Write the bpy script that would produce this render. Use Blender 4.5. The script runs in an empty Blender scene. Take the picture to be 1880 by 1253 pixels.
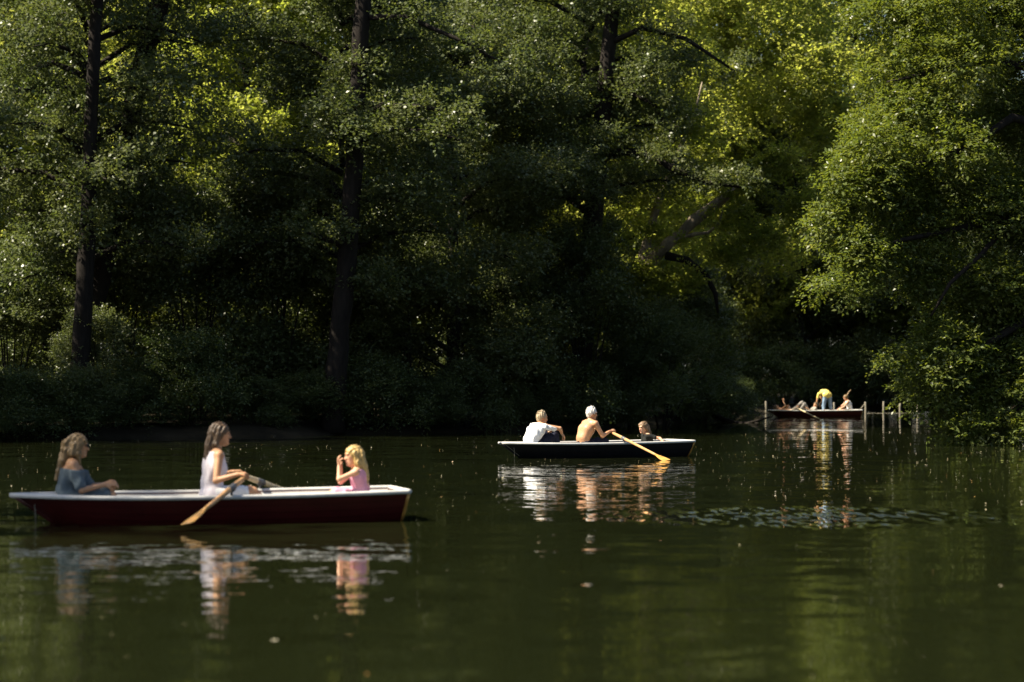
import bpy, math, random
import numpy as np
from mathutils import Vector, Matrix

# ------------------------------------------------------------------ camera, sky, sun, exposure
sc = bpy.context.scene
COL = sc.collection
CAM_H, FPX, HORIZON = 1.43, 4439.0, 705.0          # eye height (m), focal length and horizon row in photo pixels
cam_d = bpy.data.cameras.new('camera')
cam_d.sensor_width = 36.0
cam_d.lens = 85.0
cam_d.clip_start, cam_d.clip_end = 0.5, 3000.0
cam_d.dof.use_dof = True
cam_d.dof.focus_distance = 48.0
cam_d.dof.aperture_fstop = 1.8
cam = bpy.data.objects.new('camera', cam_d)
COL.objects.link(cam)
cam.location = (0, 0, CAM_H)
cam.rotation_euler = (math.radians(90) + math.atan((HORIZON - 626.5) / FPX), 0, 0)
sc.camera = cam

SUN_EL, SUN_AZ = math.radians(50), math.radians(-13)     # height; how far behind the scene, from the left
SUN = Vector((-math.cos(SUN_EL) * math.cos(SUN_AZ), math.cos(SUN_EL) * math.sin(SUN_AZ), math.sin(SUN_EL)))
world = bpy.data.worlds.new('World')
sc.world = world
world.use_nodes = True
wn = world.node_tree
sky = wn.nodes.new('ShaderNodeTexSky')
sky.sky_type = 'NISHITA'
sky.sun_disc = False
sky.dust_density = 1.8
sky.sun_elevation = SUN_EL
sky.sun_rotation = math.atan2(SUN.x, SUN.y)
wn.nodes['Background'].inputs['Strength'].default_value = 0.05
wn.links.new(sky.outputs[0], wn.nodes['Background'].inputs['Color'])
sun_d = bpy.data.lights.new('sun', 'SUN')
sun_d.energy = 5.0
sun_d.angle = math.radians(0.5)
sun_d.color = (1.0, 0.90, 0.72)
sun = bpy.data.objects.new('sun', sun_d)
COL.objects.link(sun)
sun.rotation_euler = SUN.to_track_quat('Z', 'Y').to_euler()
sun.location = SUN * 100

sc.view_settings.view_transform = 'Standard'
sc.view_settings.look = 'None'
sc.view_settings.gamma = 1.0
sc.view_settings.exposure = 1.42
sc.view_settings.use_curve_mapping = False
sc.render.engine = 'CYCLES'
sc.cycles.use_denoising = True
sc.cycles.max_bounces = 8
sc.cycles.diffuse_bounces = 2
sc.cycles.glossy_bounces = 3
sc.cycles.transmission_bounces = 3
sc.cycles.transparent_max_bounces = 8
sc.cycles.caustics_reflective = False
sc.cycles.caustics_refractive = False
sc.cycles.sample_clamp_indirect = 4.0

# ------------------------------------------------------------------ helpers
def at(px, py, d):
    """photo pixel seen at depth d -> point"""
    return Vector(((px - 940.0) / FPX * d, d, CAM_H + (HORIZON - py) / FPX * d))

def tag(o, label=None, cat=None, group=None, kind=None):
    for k, v in (('label', label), ('category', cat), ('group', group), ('kind', kind)):
        if v:
            o[k] = v
    return o

def link(name, data, parent=None, mat=None):
    o = bpy.data.objects.new(name, data)
    COL.objects.link(o)
    if mat is not None and data is not None:
        data.materials.clear()
        data.materials.append(mat)
    if parent is not None:
        o.parent = parent
    return o

def mesh_from(name, verts, faces, smooth=True):
    me = bpy.data.meshes.new(name)
    me.from_pydata([tuple(v) for v in verts], [], [tuple(f) for f in faces])
    if smooth:
        me.polygons.foreach_set('use_smooth', np.ones(len(me.polygons), bool))
    me.update()
    return me

def mesh_np(name, V, Q, smooth=False):
    """verts (n,3), quads (m,4) fast"""
    me = bpy.data.meshes.new(name)
    n, m = len(V), len(Q)
    k = Q.shape[1]
    me.vertices.add(n)
    me.vertices.foreach_set('co', np.ascontiguousarray(V, np.float32).ravel())
    me.loops.add(m * k)
    me.loops.foreach_set('vertex_index', np.ascontiguousarray(Q, np.int32).ravel())
    me.polygons.add(m)
    me.polygons.foreach_set('loop_start', np.arange(0, m * k, k, dtype=np.int32))
    if smooth:
        me.polygons.foreach_set('use_smooth', np.ones(m, bool))
    me.update(calc_edges=True)
    return me

class MB:
    """collects shapes of ONE part"""
    def __init__(s):
        s.v, s.f = [], []
    def add(s, verts, faces):
        b = len(s.v)
        s.v += [tuple(v) for v in verts]
        s.f += [tuple(i + b for i in f) for f in faces]
        return s
    def box(s, c, size, rot=None):
        R = rot or Matrix.Identity(3)
        vs = [Vector(c) + R @ Vector((sx * size[0] / 2, sy * size[1] / 2, sz * size[2] / 2))
              for sx in (-1, 1) for sy in (-1, 1) for sz in (-1, 1)]
        return s.add(vs, [(0, 1, 3, 2), (4, 6, 7, 5), (0, 4, 5, 1), (2, 3, 7, 6), (0, 2, 6, 4), (1, 5, 7, 3)])
    def tube(s, pts, radii, n=10, squash=None, cap=True):
        pts = [Vector(p) for p in pts]
        up = Vector((0.13, 0.21, 0.97))
        rings = []
        for i, p in enumerate(pts):
            t = (pts[min(i + 1, len(pts) - 1)] - pts[max(i - 1, 0)]).normalized()
            a = t.cross(up)
            a = a.normalized() if a.length > 1e-4 else Vector((1, 0, 0))
            b = t.cross(a).normalized()
            r = radii[i]
            ra, rb = (r, r) if not isinstance(r, tuple) else r
            rings.append([p + a * (math.cos(2 * math.pi * k / n) * ra) + b * (math.sin(2 * math.pi * k / n) * rb) for k in range(n)])
        vs = [v for R in rings for v in R]
        fs = []
        for i in range(len(pts) - 1):
            for k in range(n):
                k2 = (k + 1) % n
                fs.append((i * n + k, i * n + k2, (i + 1) * n + k2, (i + 1) * n + k))
        if cap:
            fs.append(tuple(range(n - 1, -1, -1)))
            fs.append(tuple((len(pts) - 1) * n + k for k in range(n)))
        return s.add(vs, fs)
    def build(s, name, mat, parent=None, smooth=True):
        return link(name, mesh_from(name, s.v, s.f, smooth), parent, mat)

# ------------------------------------------------------------------ materials
def new_mat(name):
    m = bpy.data.materials.new(name)
    m.use_nodes = True
    nt = m.node_tree
    return m, nt, nt.nodes['Principled BSDF']

def noise(nt, scale, detail=4.0, rough=0.6, vec=None, dim='3D'):
    n = nt.nodes.new('ShaderNodeTexNoise')
    n.inputs['Scale'].default_value = scale
    n.inputs['Detail'].default_value = detail
    n.inputs['Roughness'].default_value = rough
    if vec is not None:
        nt.links.new(vec, n.inputs['Vector'])
    return n

def ramp(nt, fac, stops):
    r = nt.nodes.new('ShaderNodeValToRGB')
    els = r.color_ramp.elements
    while len(els) < len(stops):
        els.new(0.5)
    for e, (p, c) in zip(els, stops):
        e.position = p
        e.color = (*c, 1)
    nt.links.new(fac, r.inputs[0])
    return r

def math_node(nt, op, a, b=None, clamp=False):
    n = nt.nodes.new('ShaderNodeMath')
    n.operation = op
    n.use_clamp = clamp
    for i, x in enumerate((a, b)):
        if x is None:
            continue
        if isinstance(x, (int, float)):
            n.inputs[i].default_value = x
        else:
            nt.links.new(x, n.inputs[i])
    return n.outputs[0]

def simple(name, col, rough=0.6, var=0.25, scale=8.0, bump=0.0, spec=0.5, stretch=None, sss=0.0):
    m, nt, bs = new_mat(name)
    tc = nt.nodes.new('ShaderNodeTexCoord')
    vec = tc.outputs['Object']
    if stretch:
        mp = nt.nodes.new('ShaderNodeMapping')
        mp.inputs['Scale'].default_value = stretch
        nt.links.new(vec, mp.inputs[0])
        vec = mp.outputs[0]
    n = noise(nt, scale, 5, 0.65, vec)
    lo = tuple(c * (1 - var) for c in col)
    hi = tuple(min(1, c * (1 + var)) for c in col)
    r = ramp(nt, n.outputs[0], [(0.3, lo), (0.7, hi)])
    nt.links.new(r.outputs[0], bs.inputs['Base Color'])
    bs.inputs['Roughness'].default_value = rough
    bs.inputs['Specular IOR Level'].default_value = spec
    if sss:
        bs.inputs['Subsurface Weight'].default_value = sss
        bs.inputs['Subsurface Radius'].default_value = (0.02, 0.008, 0.004)
        bs.inputs['Subsurface Scale'].default_value = 0.5
    if bump:
        b = nt.nodes.new('ShaderNodeBump')
        b.inputs['Strength'].default_value = 0.6
        b.inputs['Distance'].default_value = bump
        nt.links.new(n.outputs[0], b.inputs['Height'])
        nt.links.new(b.outputs[0], bs.inputs['Normal'])
    return m

def leaf_mat(name, c_lo, c_hi, t_lo, t_hi, trans=0.45, rough=0.38, spec=0.28):
    m, nt, bs = new_mat(name)
    at_ = nt.nodes.new('ShaderNodeAttribute')
    at_.attribute_name = 'tint'
    oi = nt.nodes.new('ShaderNodeObjectInfo')
    f = math_node(nt, 'ADD', math_node(nt, 'MULTIPLY', at_.outputs['Fac'], 0.75), math_node(nt, 'MULTIPLY', oi.outputs['Random'], 0.25))
    r1 = ramp(nt, f, [(0.0, c_lo), (1.0, c_hi)])
    r2 = ramp(nt, f, [(0.0, t_lo), (1.0, t_hi)])
    nt.links.new(r1.outputs[0], bs.inputs['Base Color'])
    bs.inputs['Roughness'].default_value = rough
    bs.inputs['Specular IOR Level'].default_value = spec
    tr = nt.nodes.new('ShaderNodeBsdfTranslucent')
    nt.links.new(r2.outputs[0], tr.inputs['Color'])
    mx = nt.nodes.new('ShaderNodeMixShader')
    mx.inputs[0].default_value = trans
    nt.links.new(bs.outputs[0], mx.inputs[1])
    nt.links.new(tr.outputs[0], mx.inputs[2])
    nt.links.new(mx.outputs[0], nt.nodes['Material Output'].inputs[0])
    return m

M = {}
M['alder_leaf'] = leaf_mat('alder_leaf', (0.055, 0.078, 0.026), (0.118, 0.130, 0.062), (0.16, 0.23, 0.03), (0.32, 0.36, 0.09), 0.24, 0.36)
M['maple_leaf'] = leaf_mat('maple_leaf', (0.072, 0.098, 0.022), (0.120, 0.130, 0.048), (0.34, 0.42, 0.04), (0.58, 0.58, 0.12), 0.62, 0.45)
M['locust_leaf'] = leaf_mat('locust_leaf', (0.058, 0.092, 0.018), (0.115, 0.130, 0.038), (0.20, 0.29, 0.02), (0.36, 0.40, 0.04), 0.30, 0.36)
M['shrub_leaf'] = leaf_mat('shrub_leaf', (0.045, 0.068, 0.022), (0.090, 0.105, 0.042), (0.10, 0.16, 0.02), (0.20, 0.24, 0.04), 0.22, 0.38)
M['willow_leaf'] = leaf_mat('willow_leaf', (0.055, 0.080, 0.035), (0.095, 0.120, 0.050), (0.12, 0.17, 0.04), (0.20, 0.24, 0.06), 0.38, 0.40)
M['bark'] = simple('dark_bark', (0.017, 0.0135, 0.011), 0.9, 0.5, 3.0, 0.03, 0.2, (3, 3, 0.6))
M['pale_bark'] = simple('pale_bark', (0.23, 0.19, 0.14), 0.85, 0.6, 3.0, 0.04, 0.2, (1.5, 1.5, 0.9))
M['dry_wood'] = simple('dry_wood', (0.17, 0.13, 0.095), 0.9, 0.3, 6, 0.005, 0.2)
M['ground'] = simple('forest_soil', (0.026, 0.021, 0.013), 0.95, 0.6, 0.7, 0.03, 0.1)
M['post'] = simple('weathered_post', (0.25, 0.225, 0.175), 0.85, 0.4, 9, 0.01, 0.2, (3, 3, 0.5))
M['gunwale'] = simple('white_gunwale', (0.57, 0.56, 0.53), 0.5, 0.18, 6)
M['red_hull'] = simple('dark_red_hull_paint', (0.060, 0.006, 0.006), 0.42, 0.22, 3.5, 0.0, 0.35)
M['black_hull'] = simple('black_hull_paint', (0.008, 0.008, 0.010), 0.5, 0.3, 3.5, 0.0, 0.25)
M['wine_hull'] = simple('wine_hull_paint', (0.090, 0.010, 0.008), 0.45, 0.22, 3.5, 0.0, 0.35)
M['inner'] = simple('pale_inner_hull', (0.55, 0.54, 0.50), 0.6, 0.12, 4)
M['oar'] = simple('varnished_oar', (0.52, 0.29, 0.12), 0.42, 0.35, 5, 0.0, 0.5, (6, 6, 6))
M['blade'] = simple('oar_blade', (0.48, 0.25, 0.055), 0.42, 0.4, 9)
M['paleoar'] = simple('pale_oar', (0.62, 0.50, 0.30), 0.45, 0.2, 5)
M['metal'] = simple('dull_metal', (0.12, 0.12, 0.12), 0.45, 0.2, 12)
M['bench'] = simple('bench_wood', (0.33, 0.21, 0.11), 0.55, 0.3, 6)
M['skin'] = simple('fair_skin', (0.56, 0.31, 0.19), 0.5, 0.08, 9, 0, 0.4, None, 0.12)
M['tan'] = simple('tanned_skin', (0.50, 0.27, 0.145), 0.48, 0.10, 9, 0, 0.4, None, 0.12)
M['pinkskin'] = simple('light_skin', (0.60, 0.34, 0.21), 0.5, 0.08, 9, 0, 0.4, None, 0.12)
def cloth(name, col, var=0.10):
    return simple(name, col, 0.85, var, 22, 0.002, 0.2)
M['white_cloth'] = cloth('white_cotton', (0.80, 0.80, 0.80), 0.04)
M['lilac_cloth'] = cloth('white_lilac_top', (0.76, 0.70, 0.74), 0.06)
M['grey_dress'] = cloth('blue_grey_dress', (0.105, 0.135, 0.155), 0.25)
M['pink_cloth'] = cloth('pink_dress', (0.62, 0.30, 0.40), 0.15)
M['navy'] = cloth('navy_trousers', (0.012, 0.014, 0.028), 0.3)
M['black_cloth'] = cloth('black_top', (0.016, 0.017, 0.016), 0.3)
M['jeans'] = cloth('faded_jeans', (0.23, 0.33, 0.46), 0.2)
M['yellow'] = cloth('yellow_shirt', (0.75, 0.60, 0.16), 0.08)
M['greycloth'] = cloth('grey_trousers', (0.30, 0.28, 0.25), 0.15)
M['shorts'] = cloth('beige_shorts', (0.45, 0.36, 0.27), 0.15)
def hairm(name, col):
    return simple(name, col, 0.48, 0.35, 26, 0.004, 0.5, (2.2, 2.2, 0.22))
M['white_hair'] = hairm('white_hair', (0.72, 0.70, 0.64))
M['sandy_hair'] = hairm('sandy_grey_hair', (0.36, 0.28, 0.17))
M['brown_hair'] = hairm('brown_hair', (0.085, 0.050, 0.024))
M['lightbrown_hair'] = hairm('light_brown_hair', (0.16, 0.10, 0.05))
M['blond_hair'] = hairm('blond_hair', (0.46, 0.31, 0.11))
M['ash_hair'] = hairm('ash_blond_hair', (0.20, 0.125, 0.05))
M['dark'] = simple('dark_eye', (0.015, 0.012, 0.010), 0.25, 0.1)
M['lip'] = simple('lip', (0.42, 0.16, 0.13), 0.45, 0.1)

# floating specks: several pale and ochre tones by piece
m, nt, bs = new_mat('floating_leaf')
a_ = nt.nodes.new('ShaderNodeAttribute'); a_.attribute_name = 'tint'
r_ = ramp(nt, a_.outputs['Fac'], [(0.0, (0.20, 0.17, 0.08)), (0.45, (0.50, 0.45, 0.26)), (0.75, (0.62, 0.58, 0.45)), (0.9, (0.55, 0.33, 0.08)), (1.0, (0.42, 0.19, 0.05))])
nt.links.new(r_.outputs[0], bs.inputs['Base Color'])
bs.inputs['Roughness'].default_value = 0.55
M['floating'] = m

# ------------------------------------------------------------------ setting: ground and lake
LAKE = [(-14, 5), (-12, 24), (-12, 40), (-13.5, 56), (-13.1, 62.5), (-6.5, 66), (1, 74), (7.3, 92), (11.6, 114), (16, 131), (22.5, 131), (26, 115), (22, 90),
        (15.5, 72), (14.0, 58), (16, 45), (20, 30), (23, 5)]

def lake_sd(P):
    """signed distance to the shore, negative on the water; P (n,2)"""
    A = np.array(LAKE, float)
    B = np.roll(A, -1, 0)
    d = np.full(len(P), 1e9)
    inside = np.zeros(len(P), bool)
    for a, b in zip(A, B):
        ab = b - a
        t = np.clip(((P - a) @ ab) / (ab @ ab), 0, 1)
        q = P - a - t[:, None] * ab
        d = np.minimum(d, np.hypot(q[:, 0], q[:, 1]))
        c = ((a[1] > P[:, 1]) != (b[1] > P[:, 1])) & (P[:, 0] < (b[0] - a[0]) * (P[:, 1] - a[1]) / (b[1] - a[1] + 1e-12) + a[0])
        inside ^= c
    return np.where(inside, -d, d)

def wob(x, y):
    return (np.sin(x * 0.9 + 1.3 * np.sin(y * 0.31)) + np.sin(y * 1.1 + 1.7 * np.sin(x * 0.27)) + 0.6 * np.sin(x * 2.3 + y * 1.9)) / 2.6

def ground_z(P):
    sd = lake_sd(P) + 0.5 * wob(P[:, 0], P[:, 1])
    z = np.where(sd < 0, np.maximum(-1.4, 0.45 * sd), np.minimum(0.30, 0.35 * sd) + 0.012 * np.maximum(sd - 1, 0))
    return z + np.where(sd > 0.6, 0.06 * wob(P[:, 0] * 1.7, P[:, 1] * 1.7), 0)

xs = np.concatenate([np.linspace(-600, -62, 12), np.arange(-60, 60.5, 1.0), np.linspace(62, 600, 12)])
ys = np.concatenate([np.linspace(-200, -12, 6), np.arange(-10, 170.5, 1.0), np.linspace(174, 1200, 14)])
gx, gy = np.meshgrid(xs, ys, indexing='ij')
GP = np.stack([gx.ravel(), gy.ravel()], 1)
gz = np.clip(ground_z(GP), -1.5, 3.0)
ix, iy = np.meshgrid(np.arange(len(xs) - 1), np.arange(len(ys) - 1), indexing='ij')
i0 = (ix * len(ys) + iy).ravel()
Q = np.stack([i0, i0 + len(ys), i0 + len(ys) + 1, i0 + 1], 1)
ground = link('ground', mesh_np('ground', np.column_stack([GP, gz]), Q, True), None, M['ground'])
tag(ground, 'dark leaf-strewn woodland soil around the lake', None, None, 'structure')

# water: dark murky body, mirror surface, ripples as slopes
m, nt, bs = new_mat('lake_water')
bs.inputs['Base Color'].default_value = (0.0105, 0.0132, 0.0045, 1)
bs.inputs['Roughness'].default_value = 0.012
bs.inputs['IOR'].default_value = 1.33
bs.inputs['Specular IOR Level'].default_value = 0.5
geo = nt.nodes.new('ShaderNodeNewGeometry')
pos = geo.outputs['Position']
def mapped(scale, loc=(0, 0, 0), rot=0.0):
    mp = nt.nodes.new('ShaderNodeMapping')
    mp.inputs['Location'].default_value = loc
    mp.inputs['Rotation'].default_value = (0, 0, rot)
    mp.inputs['Scale'].default_value = scale
    nt.links.new(pos, mp.inputs[0])
    return mp.outputs[0]
def vmath(op, a, b):
    n = nt.nodes.new('ShaderNodeVectorMath')
    n.operation = op
    for i, x in enumerate((a, b)):
        if x is None:
            continue
        if isinstance(x, tuple):
            n.inputs[i].default_value = x
        else:
            nt.links.new(x, n.inputs[i])
    return n
def vscale(v, s):
    n = nt.nodes.new('ShaderNodeVectorMath')
    n.operation = 'SCALE'
    nt.links.new(v, n.inputs[0])
    if isinstance(s, (int, float)):
        n.inputs['Scale'].default_value = s
    else:
        nt.links.new(s, n.inputs['Scale'])
    return n.outputs[0]
def blob(cx, cy, rx, ry, rot=0.0, soft=0.6):
    """1 in the middle of an ellipse on the water, 0 outside"""
    sx = vmath('SUBTRACT', pos, (cx, cy, 0)).outputs[0]
    mp = nt.nodes.new('ShaderNodeMapping')
    mp.vector_type = 'TEXTURE'
    mp.inputs['Rotation'].default_value = (0, 0, rot)
    mp.inputs['Scale'].default_value = (rx, ry, 1)
    nt.links.new(sx, mp.inputs[0])
    ln = vmath('LENGTH', mp.outputs[0], None).outputs['Value']
    mr = nt.nodes.new('ShaderNodeMapRange')
    mr.interpolation_type = 'SMOOTHSTEP'
    mr.inputs['From Min'].default_value = 1.0
    mr.inputs['From Max'].default_value = 1.0 - soft
    nt.links.new(ln, mr.inputs['Value'])
    return mr.outputs[0]
def slope(scale, detail, amp, rot=0.0):
    n = noise(nt, 1.0, detail, 0.55, mapped(scale, (3.1, 7.7, 0), rot))
    v = vmath('SUBTRACT', n.outputs['Color'], (0.5, 0.5, 0.5)).outputs[0]
    return vscale(v, amp)
big = noise(nt, 1.0, 2, 0.5, mapped((0.10, 0.22, 1)))
wind = ramp(nt, big.outputs[0], [(0.35, (0.25,) * 3), (0.68, (1.0,) * 3)])
wind_f = math_node(nt, 'MULTIPLY', wind.outputs[0], 1.0)
calm = slope((0.5, 0.9, 1), 1, 0.030)
fine = slope((2.2, 4.5, 1), 2, vscale(pos, 0) if False else 0.085)
fine = vscale(fine, wind_f)
micro = vscale(slope((9, 16, 1), 1, 0.04), wind_f)
patch_mask = blob(3.35, 26.1, 2.8, 2.6, 0.0, 0.8)
pn = noise(nt, 1.0, 2, 0.5, mapped((0.9, 0.8, 1)))
patch_mask = math_node(nt, 'MULTIPLY', patch_mask, ramp(nt, pn.outputs[0], [(0.34, (0.25,) * 3), (0.52, (1, 1, 1))]).outputs[0])
gust = vscale(slope((10, 2.4, 1), 1, 1.6), patch_mask)
wake_mask = blob(-4.1, 24.1, 2.0, 0.8, math.radians(12), 0.7)
wake = vscale(slope((4, 7, 1), 2, 0.45), wake_mask)
tot = calm
for v in (fine, micro, gust, wake):
    tot = vmath('ADD', tot, v).outputs[0]
tot = vmath('MULTIPLY', tot, (1, 1.45, 0)).outputs[0]
nrm = vmath('NORMALIZE', vmath('ADD', tot, (0, 0, 1)).outputs[0], None).outputs[0]
nt.links.new(nrm, bs.inputs['Normal'])
M['water'] = m
wx = np.linspace(-45, 45, 46); wy = np.linspace(-4, 150, 78)
gx, gy = np.meshgrid(wx, wy, indexing='ij')
ix, iy = np.meshgrid(np.arange(45), np.arange(77), indexing='ij')
i0 = (ix * 78 + iy).ravel()
water = link('water', mesh_np('water', np.column_stack([gx.ravel(), gy.ravel(), 0 * gx.ravel()]), np.stack([i0, i0 + 78, i0 + 79, i0 + 1], 1), True), None, M['water'])
tag(water, 'dark green still lake water with faint ripples', None, None, 'structure')

# ------------------------------------------------------------------ foliage
def unit(v):
    return v / np.maximum(np.linalg.norm(v, axis=-1, keepdims=True), 1e-9)

def leaf_mesh(name, lobes, n, L, W, seed, per_twig=12, twig=0.55, up=0.35, droop=0.0, shell=0.45, flat=0.8, up_leaf=1.0):
    """lobes (k,6): centre + radii. Twigs start in the lobes, leaves sit along each twig in a spray."""
    rng = np.random.default_rng(seed)
    lobes = np.asarray(lobes, float)
    w = (lobes[:, 3] * lobes[:, 4] * lobes[:, 5]) ** (2 / 3)
    nt_ = max(1, n // per_twig)
    k = rng.choice(len(lobes), nt_, p=w / w.sum())
    d = unit(rng.normal(size=(nt_, 3)))
    d[:, 2] += 0.15
    d = unit(d)
    r = (shell + (1 - shell) * rng.random(nt_)) ** 0.8
    r *= 0.85 + 0.3 * rng.random(nt_)
    p = lobes[k, :3] + d * lobes[k, 3:] * r[:, None]
    td = unit(d * 0.9 + rng.normal(size=(nt_, 3)) * 0.45 + np.array([0, 0, up]))
    tl = twig * (0.6 + 0.8 * rng.random(nt_))
    side = unit(np.cross(td, np.array([0, 0, 1.0]) + rng.normal(size=(nt_, 3)) * 0.25))
    i = np.tile(np.arange(per_twig), nt_)
    T = np.repeat(np.arange(nt_), per_twig)
    s = (i + rng.random(len(i))) / per_twig
    sg = np.where(i % 2 == 0, 1.0, -1.0)
    base = p[T] + td[T] * (s * tl[T])[:, None] + side[T] * (sg * 0.05 * (1 - 0.4 * s))[:, None]
    base += rng.normal(size=base.shape) * 0.03
    base[:, 2] -= droop * (s * tl[T]) ** 2
    ax = unit(td[T] * 0.55 + side[T] * (sg * 0.9)[:, None] + rng.normal(size=base.shape) * 0.35 + np.array([0, 0, -droop * 0.4]))
    nr = np.array([0, 0, up_leaf]) + d[T] * 0.35 + rng.normal(size=base.shape) * flat
    sd = unit(np.cross(nr, ax))
    nn = np.cross(ax, sd)
    l = L * (0.65 + 0.7 * rng.random(len(i)))[:, None]
    ww = W * (0.65 + 0.7 * rng.random(len(i)))[:, None] * 0.5
    fold = nn * l * 0.10
    V = np.empty((len(i), 4, 3))
    V[:, 0] = base
    V[:, 1] = base + ax * l * 0.45 + sd * ww + fold
    V[:, 2] = base + ax * l - fold * 0.6
    V[:, 3] = base + ax * l * 0.45 - sd * ww + fold
    Q = np.arange(len(i) * 4, dtype=np.int32).reshape(-1, 4)
    me = mesh_np(name, V.reshape(-1, 3), Q, False)
    tw_t = np.clip(0.45 + 0.28 * rng.normal(size=nt_), 0, 1)
    tint = np.clip(tw_t[T] + 0.16 * rng.normal(size=len(i)), 0, 1).astype(np.float32)
    at_ = me.attributes.new('tint', 'FLOAT', 'FACE')
    at_.data.foreach_set('value', tint)
    return me

def tree_lobes(H, R, z0, seed, levels=15, per=3, flatness=0.42, top=0.55, bulge=0.35, size=0.30):
    """branch ends of a broadleaf tree; returns lobes and limb paths"""
    rng = random.Random(seed)
    lobes, limbs = [], []
    ang = rng.uniform(0, 6.28)
    for j in range(levels):
        u = j / (levels - 1)
        z = z0 + (H - z0) * u
        prof = (1 - top * max(0, (u - bulge) / (1 - bulge)) ** 1.4) * (0.75 + 0.25 * min(1, u / max(0.01, bulge)))
        for q in range(per):
            ang += 2.399 + rng.uniform(-0.35, 0.35)
            ln = R * prof * rng.uniform(0.62, 1.12)
            rise = rng.uniform(-0.02, 0.22) * ln
            ca, sa = math.cos(ang), math.sin(ang)
            zz = z + rng.uniform(-0.35, 0.35)
            path = [(0.0, 0.0, zz - 0.3 * ln * 0.3)]
            for f in (0.35, 0.7, 1.0):
                path.append((ca * ln * f, sa * ln * f, zz + rise * f + 0.25 * math.sin(f * 3) - 0.25 * f * f))
            limbs.append((path, 0.05 + 0.014 * ln))
            for f in ((0.5, 0.95) if ln > 1.6 else (0.9,)):
                rr = R * size * rng.uniform(0.75, 1.25) * (1.0 if f > 0.7 else 0.85)
                lobes.append((ca * ln * f + rng.uniform(-.2, .2), sa * ln * f + rng.uniform(-.2, .2), zz + rise * f + rng.uniform(-.1, .2), rr, rr, rr * flatness * rng.uniform(0.8, 1.3)))
    return lobes, limbs

def limb_mesh(mb, limbs, n=6):
    for path, r in limbs:
        mb.tube(path, [r, r * 0.75, r * 0.45, r * 0.15], n, cap=False)

def trunk_path(H, r0, seed, lean=(0, 0)):
    rng = random.Random(seed)
    pts, rad = [], []
    x = y = 0.0
    for i in range(13):
        u = i / 12
        pts.append((x + lean[0] * u * H, y + lean[1] * u * H, -0.3 + u * (H + 0.1)))
        rad.append(r0 * (1.0 + 0.5 * max(0, 0.12 - u) / 0.12) * (1 - 0.82 * u))
        x += rng.uniform(-0.12, 0.12); y += rng.uniform(-0.12, 0.12)
    return pts, rad

KIND = {}
NTH = ['first', 'second', 'third', 'fourth', 'fifth', 'sixth', 'seventh', 'eighth', 'ninth', 'tenth', 'eleventh', 'twelfth', 'thirteenth', 'fourteenth', 'fifteenth', 'sixteenth', 'seventeenth', 'eighteenth', 'nineteenth', 'twentieth']
def nth(px, row):
    return NTH[sorted(row).index(px)]
def tree_kind(key, H, R, z0, seed, n, L, W, leafmat, r0=0.27, **kw):
    lk = {k: kw.pop(k) for k in ('per_twig', 'twig', 'up', 'droop', 'shell', 'flat', 'up_leaf') if k in kw}
    lobes, limbs = tree_lobes(H, R, z0, seed, **kw)
    crown = leaf_mesh('crown', lobes, n, L, W, seed + 50, **lk)
    crown.materials.append(M[leafmat])
    mb = MB()
    mb.tube(*trunk_path(H * 0.93, r0, seed), 10)
    wood = mesh_from('trunk', mb.v, mb.f); wood.materials.append(M['bark'])
    lb = MB(); limb_mesh(lb, limbs)
    limbm = mesh_from('limbs', lb.v, lb.f); limbm.materials.append(M['bark'])
    KIND[key] = (wood, limbm, crown, H)

tree_kind('alder_a', 12.4, 4.2, 1.6, 11, 115000, 0.105, 0.080, 'alder_leaf', 0.27, levels=11, per=3, size=0.245, shell=0.22)
tree_kind('alder_b', 13.0, 3.9, 1.8, 23, 115000, 0.105, 0.080, 'alder_leaf', 0.27, levels=12, per=3, size=0.245, shell=0.22)
tree_kind('alder_thin', 12.0, 4.2, 1.6, 29, 60000, 0.110, 0.085, 'alder_leaf', 0.27, levels=11, per=3, size=0.22, shell=0.22)
tree_kind('maple_a', 17.5, 4.6, 3.0, 37, 62000, 0.15, 0.125, 'maple_leaf', 0.30, levels=12, per=3, flatness=0.5, size=0.26, shell=0.3)
tree_kind('maple_b', 20.0, 4.8, 3.0, 41, 66000, 0.15, 0.125, 'maple_leaf', 0.32, levels=13, per=3, flatness=0.5, size=0.26, shell=0.3)

def plant(name, px, d, key, rz, s=1.0, sz=1.0, label='', cat='tree', group=None, own_trunk=None, crown_dz=0.0, x=None, crown_dy=0.0):
    X = at(px, 0, d).x if x is None else x
    z = float(np.clip(ground_z(np.array([[X, d]])), 0.0, 3)[0])
    root = link(name, None)
    root.location = (X, d, z)
    tag(root, label, cat, group)
    wood, limbm, crown, H = KIND[key]
    if own_trunk is None:
        o = link('trunk', wood, root)
        o.rotation_euler.z = rz; o.scale = (s, s, s * sz)
    else:
        own_trunk(root)
    o2 = link('crown', crown, root)
    o2.rotation_euler.z = rz; o2.scale = (s, s, s * sz); o2.location = (0, crown_dy, crown_dz)
    o3 = link('limb_system', limbm, root)
    o3.rotation_euler.z = rz; o3.scale = (s, s, s * sz); o3.location = (0, crown_dy, crown_dz)
    return root

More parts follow.
